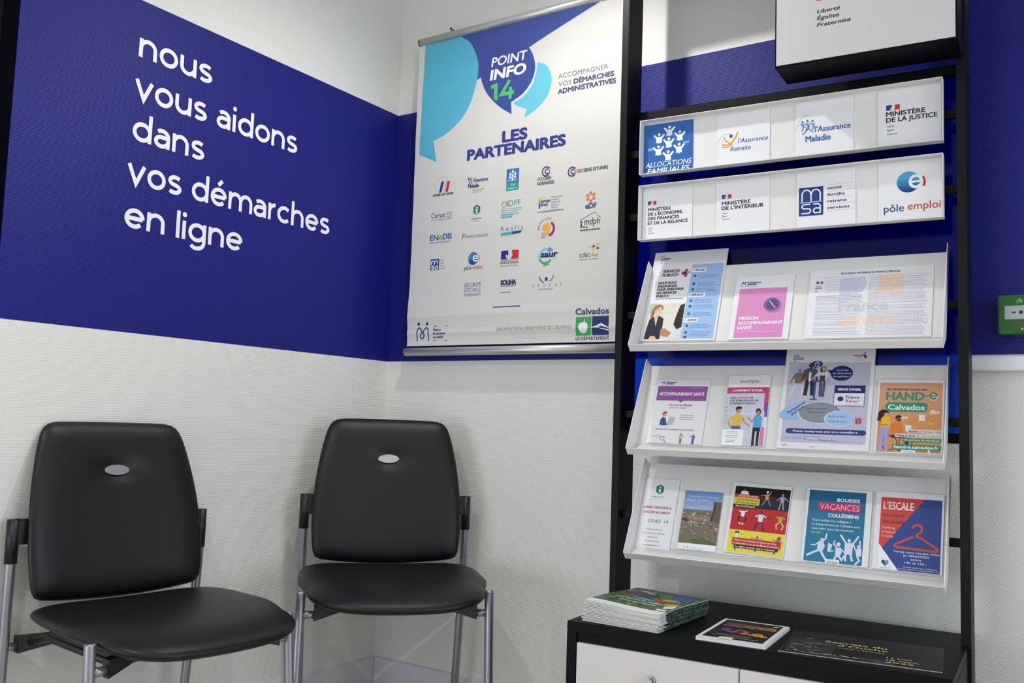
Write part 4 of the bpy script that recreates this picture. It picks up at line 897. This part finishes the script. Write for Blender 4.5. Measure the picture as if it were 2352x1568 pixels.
P.mapf = lambda co: Vector((co.x - .0805, co.z - .123, -co.y + .0068))
P.build('cover', nb, (0, 0, 0), (0, 0, R(1.5)))
bm = bmesh.new()
for i in range(3): box(bm, (-.0805 + .0012 * (i % 2), -.123 + .0008 * i, .0002 + .0022 * i), (.0815 - .0008 * i, .123, .0022 + .0022 * i))
link('pages', bm, M_PAPER, nb, (0, 0, 0), (0, 0, R(1.5)))
bm = bmesh.new()
for i in range(17):
    x = -.0685 + .0082 * i; tube(bm, [(x, .1225 + .0045 * math.cos(R(a)), .0035 + .0045 * math.sin(R(a))) for a in range(-20, 215, 24)], .0006, 6)
link('wire_binding', bm, M_CHROME, nb, (0, 0, 0.0), (0, 0, R(1.5)))

def d_flyer(P):
    rr_ = random.Random(8)
    P.rect(0, 0, 100, 100, (9, 9, 12), 1)
    for i in range(60):
        x = rr_.uniform(8.5, 68); y = 98 - abs(rr_.gauss(0, 1)) * 14 * (1 - x / 90); g = int(rr_.uniform(22, 76)); P.ell(x, min(y, 97), rr_.uniform(8, 26), rr_.uniform(1.5, 6), (g, g, g + 4), 2 + .003 * i, n=14)
    for i in range(16): x = rr_.uniform(4, 50); P.ell(x, 92 - rr_.random() * 5, rr_.uniform(2, 7), rr_.uniform(.8, 2.0), (206, 204, 206), 2.5, n=10)
    P.rect(3, 36, 33, 88, (44, 43, 46), 2.6)
    for i in range(26): x = rr_.uniform(4, 28); g = int(rr_.uniform(44, 132)); P.ell(x, rr_.uniform(40, 84), rr_.uniform(3, 9), rr_.uniform(1, 5), (g, g, g), 3 + .01 * i, n=10)
    Y = (214, 198, 132)
    P.lines(12, 34, 17, 1, 1, 5, (180, 170, 120), 4, .02); P.lines(5, 64, 13, 1, 1, 4, (190, 160, 110), 4.4, .02); P.lines(18, 52, 30, 1, 1, 3.4, (150, 130, 90), 4.4, .02); P.line([(20, 92), (30, 93)], 3, (190, 178, 140), 4.4)
    P.text('Secrets du', 25, 40, 13, Y, 5, w=40, bold=.04); P.text('d’Ouche', 34, 51, 13, Y, 5, w=32, bold=.04); P.text('VIER MERIEL', 34.5, 60, 7.0, (186, 172, 120), 5, w=31)
    P.text('11 juin', 66.5, 74, 9.0, Y, 5, w=15, bold=.03); P.text('18 sept.', 66.5, 83, 9.0, Y, 5, w=20, bold=.03); P.text('2022', 66.5, 92, 9.0, Y, 5, w=17, bold=.03)
P = Page(.333, .243, thick=.0014, paper=mat('flyer_edge', (196, 196, 196), .4)); d_flyer(P)
o = flat(P, 'exhibition_flyer', -.3895, 2.258, TOPZ, R(5.0)); tag(o, 'dark landscape flyer with gold lettering, lying at the right end of the cabinet top', 'flyer')

# ------------------------------------------------------------------ hanging banner
BW, BH = .870, 1.140
bn = thing('hanging_banner', 'white hanging banner with blue speech bubbles and rows of small logos', 'banner', (.134, -.048, 1.236))
DB, CY, DN = (62, 78, 150), (88, 180, 208), (58, 64, 134)
def bmap(co):
    x, y, z = co.x, co.y, co.z
    k = max(0, 1 - z / .30)
    w = -.0045 * math.sin(PI * min(1, z / .26)) ** 2 * (1 if z < .26 else 0) + .0016 * math.sin(x * 9 + z * 5) + .0012 * math.sin(z * 38 + x * 3) * (.4 + k)
    w += -.0035 * math.exp(-((z - .045) / .012) ** 2) - .002 * math.exp(-((z - .105 - .01 * x) / .012) ** 2) + .0015 * math.exp(-((z - 1.045 + .05 * x) / .02) ** 2)
    return Vector((x, y + w, z))
P = Page(BW, BH, pct=False, thick=.0006, mapf=bmap, paper=mat('banner_fabric', (214, 213, 208), .38),
         cuts=[(Vector((0, 0, BH * j / 76)), Vector((0, 0, 1))) for j in range(1, 76)] + [(Vector((BW * j / 12, 0, 0)), Vector((1, 0, 0))) for j in range(1, 12)])
def bez(pts, n=5): return [(p.x, p.y) for p in catmull([(a, b, 0) for a, b in pts], n)]
P.poly([(28, 1140)] + bez([(192, 1140), (238, 1106), (267, 1052), (277, 1000), (271, 950), (251, 885), (212, 827), (145, 780), (86, 762)]) + [(104, 680), (20, 718)], CY, 2)
P.poly([(176, 1140), (800, 1140), (772, 1139), (493, 1037), (430, 960), (291, 967), (268, 958), (240, 1030)], (66, 82, 152), 1)
P.poly(bez([(292, 960), (296, 1010), (318, 1046), (356, 1070), (406, 1076), (461, 1060), (493, 1037), (516, 995), (522, 955), (510, 915), (476, 877), (425, 853)]) + [(429, 809)] + bez([(429, 809), (370, 850), (318, 905), (292, 960)]), DB, 3)
P.poly(bez([(530, 977), (565, 962), (586, 930), (592, 898), (578, 855), (540, 816), (483, 787)]) + [(492, 818)] + bez([(492, 818), (450, 836), (436, 850)]) + bez([(436, 850), (476, 864), (512, 900), (528, 945), (530, 977)]), (104, 192, 214), 2)
Wc = (240, 240, 242); GR = (88, 190, 110)
P.text('POINT', 335, 997, 33, Wc, 5, w=148, shear=.12, bold=.025); P.text('INFO', 333, 948, 36, Wc, 5, w=148, shear=.12, bold=.07); P.poly([(336, 926), (345, 931), (366, 933), (367, 868), (351, 875), (351, 917), (339, 914)], GR, 5); P.line([(417, 934), (384, 888), (437, 888)], 13.5, GR, 5); P.line([(422, 908), (421, 866)], 13.5, GR, 5.3)
P.text('ACCOMPAGNER', 618, 901, 16, (120, 118, 128), 4, w=190); P.text('VOS', 619, 873, 16, (120, 118, 128), 4, w=50); P.text('DÉMARCHES', 680, 873, 16, (74, 76, 116), 4, w=150, bold=.06); P.text('ADMINISTRATIVES', 618, 848, 16, (74, 76, 116), 4, w=220, bold=.06)
P.text('LES', 396, 713, 37, DN, 4, w=100, bold=.09); P.text('PARTENAIRES', 247, 667, 36, DN, 4, w=404, bold=.09)
TX = (70, 76, 120); G6 = (110, 110, 120)
# row 1
P.poly([(122, 562), (134, 562), (144, 602), (132, 602)], (52, 60, 130), 4); P.poly([(152, 562), (164, 562), (172, 600), (160, 600)], (200, 50, 60), 4); P.line([(146, 550), (152, 590), (160, 620)], 1.2, G6, 4); P.arc(132, 588, 30, 30, 60, 180, .8, (150, 190, 190), 4); P.text('ARMEE DE TERRE', 92, 550, 7.5, (60, 60, 70), 4, w=95, bold=.05, shear=.15)
for x in (256, 265): P.ell(x, 597, 3.5, 4, TX, 4); P.line([(x, 592), (x + 5, 584), (x, 576)], 3, TX, 4)
P.arc(258, 590, 18, 16, 80, 200, 1, (150, 160, 190), 4); P.text('l’Assurance', 276, 583, 13, TX, 4, w=64, bold=.04); P.text('Maladie', 255, 563, 14, TX, 4, w=46, bold=.05); P.lines(274, 552, 326, 1, 1, 4, (150, 190, 110), 4, .03); P.lines(274, 545, 312, 1, 1, 3, (150, 190, 110), 4, .03)
P.rect(418, 562, 470, 612, (62, 116, 178), 3); P.rect(418, 535, 470, 562, (54, 160, 146), 3)
for x, y in ((444, 602), (434, 594), (454, 594), (444, 588), (434, 582), (454, 582), (444, 576)): P.ell(x, y + 2, 3, 3, (222, 232, 240), 4); P.poly([(x - 5, y + 1), (x + 5, y + 1), (x + 3, y - 6), (x - 3, y - 6)], (222, 232, 240), 4)
P.lines(424, 568, 464, 1, 1, 3, (190, 210, 230), 4, .02); P.text('Caf', 438, 551, 8, (226, 240, 236), 4); P.lines(426, 541, 464, 1, 1, 3, (190, 226, 216), 4, .02)
def cci(x, y, k):
    P.arc(x, y, 15 * k, 15 * k, 50, 310, 4.2 * k, (58, 66, 112), 4); P.arc(x + 4 * k, y, 8 * k, 8 * k, 50, 310, 4 * k, (58, 66, 112), 4); P.rect(x + 10 * k, y - 9 * k, x + 14 * k, y + 5 * k, (206, 70, 60), 4); P.ell(x + 12 * k, y + 11 * k, 2.4 * k, 2.4 * k, (206, 70, 60), 4)
cci(580, 585, 1.05); P.text('CCI CAEN', 546, 556, 11, (84, 86, 100), 4, w=54, bold=.04); P.text('NORMANDIE', 546, 540, 11, (84, 86, 100), 4, w=66, bold=.04)
cci(682, 571, 1.0); P.text('CCI SEINE ESTUAIRE', 700, 565, 11, (84, 86, 100), 4, w=117, bold=.04)
# row 2
P.text('Carsat', 90, 469, 18, TX, 4, w=66); P.lines(162, 483, 188, 4, -7, 3, (150, 150, 168), 4); P.line([(90, 461), (120, 461)], 1.2, (206, 120, 90), 4); P.line([(150, 461), (187, 461)], 1.2, (206, 160, 110), 4); P.text('Normandie', 122, 459, 5, TX, 4, w=28)
P.poly([(296, 500), (311, 491), (311, 472), (296, 462), (281, 472), (281, 491)], (44, 130, 100), 4); P.ell(297, 488, 4, 4, (226, 234, 228), 5); P.rect(294, 466, 300, 482, (226, 234, 228), 5); P.rect(288, 479, 299, 482, (226, 234, 228), 5); P.lines(274, 448, 318, 1, 1, 3.4, (110, 130, 130), 4, .02); P.lines(284, 440, 308, 1, 1, 2, (150, 170, 160), 4, .02)
P.text('CI', 402, 478, 20, (72, 160, 166), 4, w=20); P.text('DFF', 430, 480, 20, (72, 160, 166), 4, w=50); P.ell(427, 490, 6, 8, (226, 150, 80), 4); P.lines(402, 470, 486, 4, -6.5, 2.6, (130, 180, 184), 4, .2); P.rrect(402, 440, 449, 453, 5, (84, 172, 176), 4); P.text('Calvados', 406, 444, 6, (230, 242, 242), 5, w=38)
P.ell(556, 487, 5, 5, (190, 180, 80), 4); P.line([(557, 480), (557, 458)], 6, TX, 4); P.text('europe', 562, 479, 11, TX, 4, w=36, bold=.04); P.text('direct', 562, 466, 11, TX, 4, w=28, bold=.04); P.lines(602, 492, 652, 6, -9, 3.6, (150, 150, 176), 4, .5); P.lines(550, 445, 652, 1, 1, 3.4, G6, 4, .02); P.ell(566, 494, 14, 2, (222, 206, 130), 3.5)
for a in range(0, 360, 60): P.ell(755 + 13 * math.cos(R(a + 30)), 478 + 13 * math.sin(R(a + 30)), 7, 4.4, (226, 116, 66), 4, rot=a + 60, n=14)
P.text('eDF', 736, 440, 17, (62, 78, 140), 4, w=40, bold=.06)
# row 3
P.text('EN', 88, 386, 20, (58, 96, 170), 4, w=38, bold=.04); P.text('e', 129, 386, 23, (150, 190, 60), 4, w=18, bold=.05); P.text('DIS', 150, 387, 20, (58, 96, 170), 4, w=38, bold=.04); P.lines(88, 376, 186, 1, 1, 3.6, (120, 146, 186), 4, .02)
P.text('F', 234, 380, 18, G6, 4, w=14, shear=.2); P.text('FINANCES PUBLIQUES', 251, 382, 9.5, (120, 118, 122), 4, w=98)
P.text('K e o l i s', 404, 394, 16, (96, 116, 146), 4, w=90); P.poly([(404, 388), (490, 391), (482, 381), (404, 377)], (70, 176, 176), 4); P.poly([(450, 389), (490, 391), (484, 382), (452, 380)], (56, 70, 140), 4.5)
P.arc(594, 386, 23, 23, -80, 60, 9, (150, 60, 112), 4); P.ell(588, 388, 17, 18, (230, 176, 70), 4.5, 0, 200); P.poly([(571, 388), (602, 388), (598, 372), (588, 362), (584, 376)], (230, 176, 70), 4.4)
for i, ch in enumerate('MATHILDE'): 
    a = 176 - i * 15; P.text(ch, 592 + 31 * math.cos(R(a)), 387 + 31 * math.sin(R(a)), 8, (150, 70, 120), 4, align='c', rot=a - 90)
P.lines(568, 372, 588, 4, -5, 2.2, (190, 120, 150), 4)
P.line([(716, 402), (770, 432 - 6), (794, 406)], 1.4, (80, 78, 84), 4); P.text('mdph', 732, 386, 22, (52, 50, 56), 4, w=58, shear=.15); P.lines(718, 367, 792, 1, 1, 4, (70, 68, 74), 4, .02); P.ell(722, 396, 3.4, 3.4, (52, 50, 56), 4); P.rect(719, 378, 725, 390, (52, 50, 56), 4); P.ell(732, 379, 3, 3, (52, 50, 56), 4); P.ell(742, 378, 3, 3, (52, 50, 56), 4)
# row 4
P.rrect(95, 276, 135, 317, 1.5, (58, 74, 140), 3); P.arc(106, 303, 7, 7, 180, 0, 3.6, Wc, 4); P.arc(121, 303, 7, 7, 180, 0, 3.6, Wc, 4)
for x in (99, 113.5, 128): P.line([(x, 303), (x, 296)], 3.6, Wc, 4)
P.arc(107, 288, 6, 4, 40, 270, 3, Wc, 4); P.arc(106, 282, 6, 4, 90, -150, 3, Wc, 4); P.arc(122, 284, 6, 5, 0, 360, 3, Wc, 4); P.line([(128.5, 292), (128.5, 278)], 3, Wc, 4)
for i, t in enumerate(('santé', 'famille', 'retraite', 'services')): P.text(t, 140, 308 - i * 9.6, 5.2, (130, 134, 150), 4)
P.ell(288, 306, 21, 23, (40, 84, 146), 3); P.ell(286, 309, 18, 18, (66, 132, 182), 3.4, 40, 220); P.arc(298, 306, 9, 9.5, 0, 318, 5, Wc, 5); P.line([(290, 306), (307, 306)], 4, Wc, 5); P.arc(300, 306, 15, 17, -30, 35, 3, (196, 60, 76), 4)
P.text('pôle', 250, 267, 14, (66, 68, 110), 4, w=33); P.text('emploi', 288, 268, 14, (196, 66, 84), 4, w=43)
P.flag(408, 324, 72); P.lines(408, 288, 480, 1, 1, 3.6, (150, 150, 160), 4, .02); P.text('RÉPUBLIQUE FRANÇAISE', 407, 278, 7, (110, 110, 118), 4, w=73, bold=.03); P.text('Préfecture du Calvados', 407, 268, 6, (140, 140, 146), 4, w=72)
P.arc(588, 293, 24, 24, 60, 190, 8, (120, 196, 216), 4); P.arc(588, 293, 24, 24, 200, 330, 8, (84, 170, 130), 4); P.poly([(600, 326), (618, 312), (596, 306)], (84, 150, 200), 4.4); P.poly([(578, 260), (604, 262), (590, 278)], (84, 170, 130), 4.4); P.text('saur', 570, 290, 20, (40, 52, 130), 5, w=62, bold=.08, shear=.15)
P.text('sdec', 718, 279, 18, (90, 92, 112), 4, w=40); P.text('énergie', 762, 281, 7, (120, 120, 132), 4, w=26); P.lines(718, 270, 788, 1, 1, 2.4, (140, 140, 150), 4, .02)
for x, y, c in ((757, 312, (236, 190, 70)), (770, 313, (58, 64, 134)), (784, 319, (236, 190, 70)), (769, 302, (236, 190, 70)), (785, 306, (58, 64, 134)), (769, 291, (236, 190, 70)), (784, 292, (236, 206, 120))): P.ell(x, y, 5, 3.6, c, 4)
# row 5
for i, (t, h_, w_) in enumerate((('SÉCURITÉ', 14, 73), ('SOCIALE', 14, 73), ('INDÉPENDANTS', 9, 74))): P.text(t, 254, (205, 187, 172)[i], h_, (112, 112, 150), 4, w=w_)
P.text('SOLiHA', 412, 204, 17, (56, 58, 84), 4, w=62, bold=.08); P.lines(412, 198, 474, 1, 1, 2.4, (90, 90, 100), 4, .02); P.lines(411, 177, 458, 1, 1, 2.6, (130, 130, 136), 4, .02)
P.rect(589, 209, 600, 221, (66, 60, 130), 4); P.arc(604, 226, 36, 26, 180, 240, 3, (66, 60, 110), 4); P.arc(592, 228, 30, 24, 300, 360, 5, (100, 180, 150), 4)
for i, ch in enumerate('URSSAF'): P.text(ch, 541 + 22 * i, 190, 9, (140, 140, 156), 4)
P.text('DU CALVADOS', 570, 178, 6, (130, 130, 140), 4, w=52)
P.line([(384, 128), (498, 128)], 3.6, (70, 60, 140), 4)
# foot
P.ell(54, 80, 6, 6, DN, 4); P.ell(93, 80, 6, 6, DN, 4)
P.line(bez([(47, 17), (47, 45), (49, 60), (57, 66), (64, 61), (70, 48)], 4), 4.6, DN, 4); P.line(bez([(99, 17), (99, 45), (97, 60), (89, 66), (80, 58), (68, 44), (62, 34), (68, 26), (77, 30), (80, 42), (75, 50)], 4), 4.6, DN, 4.2)
P.line([(121, 70), (139, 70)], 2.2, DN, 4); P.line([(172, 70), (190, 70)], 2.2, (206, 60, 70), 4); P.line([(119, 18), (137, 18)], 2.2, DN, 4); P.line([(169, 18), (187, 18)], 2.2, (206, 60, 70), 4)
for i, (t, w_) in enumerate((('Maison', 34), ('de services', 56), ('au public', 45))): P.text(t, 121, 53 - i * 13, 9, (70, 72, 118), 4, w=w_, bold=.05)
P.text('UNE INITIATIVE DU DÉPARTEMENT DU CALVADOS', 402, 46, 11, (150, 150, 158), 4, w=296)
P.text('Calvados', 713, 90, 19, (62, 68, 110), 4, w=121, bold=.05)
P.rect(714, 21, 771, 82, (64, 166, 92), 3); P.rect(774, 21, 834, 83, (40, 58, 112), 3); P.ell(742, 48, 17, 19, Wc, 4); P.ell(736, 52, 12, 12, Wc, 4.2); P.line([(742, 62), (748, 74)], 2.4, Wc, 4); P.poly([(764, 46), (790, 52), (806, 60), (834, 46), (834, 42), (806, 52), (800, 44), (834, 34), (834, 38), (790, 46)], Wc, 4)
P.text('LE DÉPARTEMENT', 713, 7, 10, (84, 88, 128), 4, w=122, bold=.03)
P.build('banner_sheet', bn, (0, 0, 0))
def bar(z, x0, x1, r_):
    bm = bmesh.new(); tube(bm, [(x0, 0, z), (x1, 0, z)], r_, 24); return bm
for z, x0, x1, r_ in ((1.153, .004, .876, .0145), (-.0215, -.006, .876, .0150)):
    b_ = link('rail', bar(z, x0, x1, r_), M_ALU, bn)
    for xa, xb in ((x0 - .003, x0), (x1, x1 + .003)): link('end_cap', tb([(xa, 0, z), (xb, 0, z)], r_ + .0006, 24), M_PLASTIC, b_)
for x in (.143, .727):
    bm = bmesh.new(); tube(bm, catmull([(x - .006, .004, 1.166), (x, .006, 1.180), (x + .006, .004, 1.166)], 4), .0012, 8); tube(bm, [(x, .046, 1.182), (x, .003, 1.182)], .0022, 10); tube(bm, [(x, .003, 1.182), (x, .0005, 1.182)], .004, 12)
    link('hook', bm, mat('grey_steel', (96, 96, 98), .35, metal=.8), bn)

# ------------------------------------------------------------------ emergency call point on the wall
al = thing('emergency_call_point', 'green emergency door release box on the blue wall right of the stand', 'alarm', (2.122, -.001, 1.232))
bm = bmesh.new(); box(bm, (-.05, -.046, 0), (.05, 0, .098), .003); link('housing', bm, mat('green_plastic', (26, 118, 34), .4, spec=.3), al)
P = Page(.072, .034, thick=.0015, paper=mat('white_insert', (214, 214, 222), .4))
P.poly([(20, 46), (28, 46), (28, 40), (36, 50), (28, 60), (28, 54), (20, 54)], (60, 30, 40), 2); P.ell(50, 50, 4.4, 4.4, (70, 30, 44), 2); P.poly([(80, 46), (72, 46), (72, 40), (64, 50), (72, 60), (72, 54), (80, 54)], (60, 30, 40), 2)
P.build('press_plate', al, (-.036, -.0462, .037))
P = Page(.06, .016, thick=.0004, paper=mat('green_plastic', (26, 118, 34), .4, spec=.3))
wl = (196, 222, 196)
P.ell(33, 20, 1.3, 1.3, wl, 1); P.line([(31, 36), (36, 60), (28, 78), (20, 80)], 1.8, wl, 1); P.line([(35, 60), (40, 76), (38, 95)], 1.8, wl, 1); P.line([(32, 38), (25, 50), (20, 46)], 1.2, wl, 1); P.line([(32, 40), (40, 52), (46, 46)], 1.2, wl, 1); P.rect(54, 4, 80, 96, wl, 1)
P.build('pictogram', al, (-.022, -.0462, .076))
link('slot', bx((-.026, -.0468, .021), (.03, -.0455, .031)), mat('dark_slot', (84, 78, 30), .4), al)
bm = bmesh.new(); box(bm, (-.053, -.0505, .006), (.053, -.0490, .0985), .0006); box(bm, (-.053, -.0490, .045), (-.0518, -.03, .0985)); box(bm, (.0518, -.0490, .045), (.053, -.03, .0985)); box(bm, (-.012, -.0505, -.007), (.03, -.047, .006), .0006)
link('clear_cover', bm, M_CLEAR, al)
bm = bmesh.new(); tube(bm, [(.002, -.0462, .012), (.002, -.0475, .012)], .0028, 12); link('screw', bm, M_CHROME, al)

# ------------------------------------------------------------------ chairs
def cushion(outline, prof, place, rings=26):
    """closed pad: outline(theta)->(u,v); prof(r,u,v,side)->offset; place(u,v,off)->Vector"""
    bm = bmesh.new(); n = 144
    O = [outline(2 * PI * i / n) for i in range(n)]
    RS = [math.sin(PI / 2 * j / rings) for j in range(1, rings + 1)]
    side = {}
    for sd in (1, -1):
        c = bm.verts.new(place(0, 0, prof(0, 0, 0, sd))); prev = None
        for j, r_ in enumerate(RS):
            if j == rings - 1 and sd == -1: ring = side[1]
            else: ring = [bm.verts.new(place(u * r_, v * r_, prof(r_, u * r_, v * r_, sd))) for u, v in O]
            for i in range(n):
                k = (i + 1) % n
                q = (c, ring[i], ring[k]) if prev is None else (prev[i], ring[i], ring[k], prev[k])
                f = bm.faces.new(q if sd == 1 else q[::-1]); f.smooth = True
            prev = ring
        side[sd] = prev
    bmesh.ops.recalc_face_normals(bm, faces=bm.faces)
    return bm
def interp(t, tab):
    for (a, p), (b, q) in zip(tab, tab[1:]):
        if t <= b:
            k = (t - a) / (b - a); k = k * k * (3 - 2 * k) if False else k
            return p + (q - p) * k
    return tab[-1][1]
BZ0, BZ1 = .492, .931
def back_outline(th):
    c, s_ = math.cos(th), math.sin(th); n = 5.2 if math.sin(th) > 0 else 9.0; n = 13.0 if math.sin(th) > 0 else 26.0
    k = (abs(c) ** n + abs(s_) ** n) ** (-1 / n); a, b = c * k, s_ * k     # rounded square in [-1,1]
    t = (b + 1) / 2
    hw_ = .2355 - (.046 * ((t - .28) / .72) ** 2 if t > .28 else .011 * ((.28 - t) / .28) ** 2)
    v = b * .5 - (.040 * (1 - a * a) - .012 if b < 0 else -.004 * (1 - a * a)) * abs(b)
    return a * hw_, v
BV = .215
def back_place(u, v, off):
    z = (BZ0 + BZ1) / 2 + v * (BZ1 - BZ0)
    y = .042 - .097 * max(0.0, v + .5) ** 1.25 + .018 * (abs(u) / .24) ** 2.2 + off
    return Vector((u, y, z))
def back_prof(r_, u, v, sd):
    e = max(0.0, 1 - r_ ** 7) ** .5
    if sd == 1:
        d_ = .026 * e
        q = ((u / .060) ** 2 + ((v - BV) / .072) ** 2)
        return d_ - .015 * math.exp(-q)
    return -.014 * e
def seat_outline(th):
    c, s_ = math.cos(th), math.sin(th); n = 4.8
    k = (abs(c) ** n + abs(s_) ** n) ** (-1 / n); a, b = c * k, s_ * k
    t = (b + 1) / 2
    hw_ = interp(t, [(0, .252), (.08, .264), (.3, .268), (.58, .268), (.69, .256), (.76, .246), (.86, .248), (1, .236)])
    return a * hw_, b * .252 + (.02 * (1 - a * a) if b > 0 else 0) * abs(b)
def seat_place(u, v, off):
    f = v / .252
    z = .462 + .010 * (u / .25) ** 2 * (1 - .6 * max(0, f)) - .020 * max(0, f) ** 2.2 + .004 * max(0, -f) ** 2 + off
    return Vector((u, .300 + v, z))
def seat_prof(r_, u, v, sd):
    e = max(0.0, 1 - r_ ** 4.4) ** .5
    return .030 * e if sd == 1 else -.034 * e * (1 if v > 0 else 1 + .5 * v / .25)
def make_chair(label, x, y, rz, k=1.0):
    t = thing('visitor_chair', label, 'chair', (x, y, 0), rz, 'black visitor chairs'); t.scale = (k, k, k)
    link('seat', cushion(seat_outline, seat_prof, seat_place), M_LEATHER, t)
    bk = link('backrest', cushion(back_outline, back_prof, back_place), M_LEATHER, t)
    # oval badge sunk in the backrest
    c0 = back_place(0, BV, .0135)
    bm = bmesh.new(); V = []
    for ring, (k, o) in enumerate(((1, 0), (1, .0035), (.93, .0045))):
        V.append([bm.verts.new((c0.x + .034 * k * math.cos(2 * PI * i / 40), c0.y + o - .014 * k * math.sin(2 * PI * i / 40) * .30, c0.z + .014 * k * math.sin(2 * PI * i / 40))) for i in range(40)])
    for A, B in zip(V, V[1:]):
        for i in range(40): bm.faces.new((A[i], A[(i + 1) % 40], B[(i + 1) % 40], B[i]))
    bm.faces.new(V[-1]); bmesh.ops.recalc_face_normals(bm, faces=bm.faces)
    link('oval_badge', bm, M_CHROME, bk)['label'] = 'silver oval badge'
    # pan under the seat
    bm = bmesh.new(); box(bm, (-.20, .10, .408), (.20, .43, .436), .006); link('seat_pan', bm, M_PLASTIC, t)
    for s_ in (-1, 1):
        link('leg', tb(catmull([(s_ * .258, .430, .465), (s_ * .2588, .437, .385), (s_ * .2615, .474, 0)], 5), .0126, 20), M_SILVER, t)
        link('leg', tb(catmull([(s_ * .258, 0, .678), (s_ * .258, -.001, .56), (s_ * .255, -.010, .36), (s_ * .246, -.036, 0)], 8), .0126, 20), M_SILVER, t)
        bm = bmesh.new(); tube(bm, [(s_ * .258, 0, .583), (s_ * .258, 0, .690)], .0150, 20)
        box(bm, (min(s_ * .222, s_ * .258), -.0125, .628), (max(s_ * .222, s_ * .258), .0125, .690), .003)
        link('back_bracket', bm, M_PLASTIC, t)
    for y_, z_ in ((-.018, .376), (.434, .404)):
        for s_ in (-1, 1):
            link('stub', tb([(s_ * .256, y_, z_), (s_ * .217, y_, z_)], .0105, 16), M_SILVER, t)
            bm = bmesh.new()
            e0 = [bm.verts.new((s_ * .222, y_ + p, z_ + q)) for p, q in ((-.015, -.015), (.015, -.015), (.015, .024), (-.015, .024))]
            yi = y_ + (.055 if y_ < .2 else -.045)
            e1 = [bm.verts.new((s_ * .10, yi + p, z_ + q)) for p, q in ((-.012, .016), (.012, .016), (.012, .030), (-.012, .030))]
            bm.faces.new(e0); bm.faces.new(e1)
            for i in range(4): bm.faces.new((e0[i], e0[(i + 1) % 4], e1[(i + 1) % 4], e1[i]))
            bmesh.ops.recalc_face_normals(bm, faces=bm.faces)
            link('sleeve', bm, M_PLASTIC, t)
    for s_ in (-1, 1):
        link('side_rail', tb([(s_ * .195, -.01, .384), (s_ * .195, .10, .412), (s_ * .195, .43, .412)], .010, 12), M_PLASTIC, t)
    return t
make_chair('black visitor chair beside the left wall, nearest the left edge', .074, -1.149, R(-6.2 - 90))
make_chair('black visitor chair set diagonally into the corner below the banner', .276, -.284, R(-43.83 - 90), 1.035)
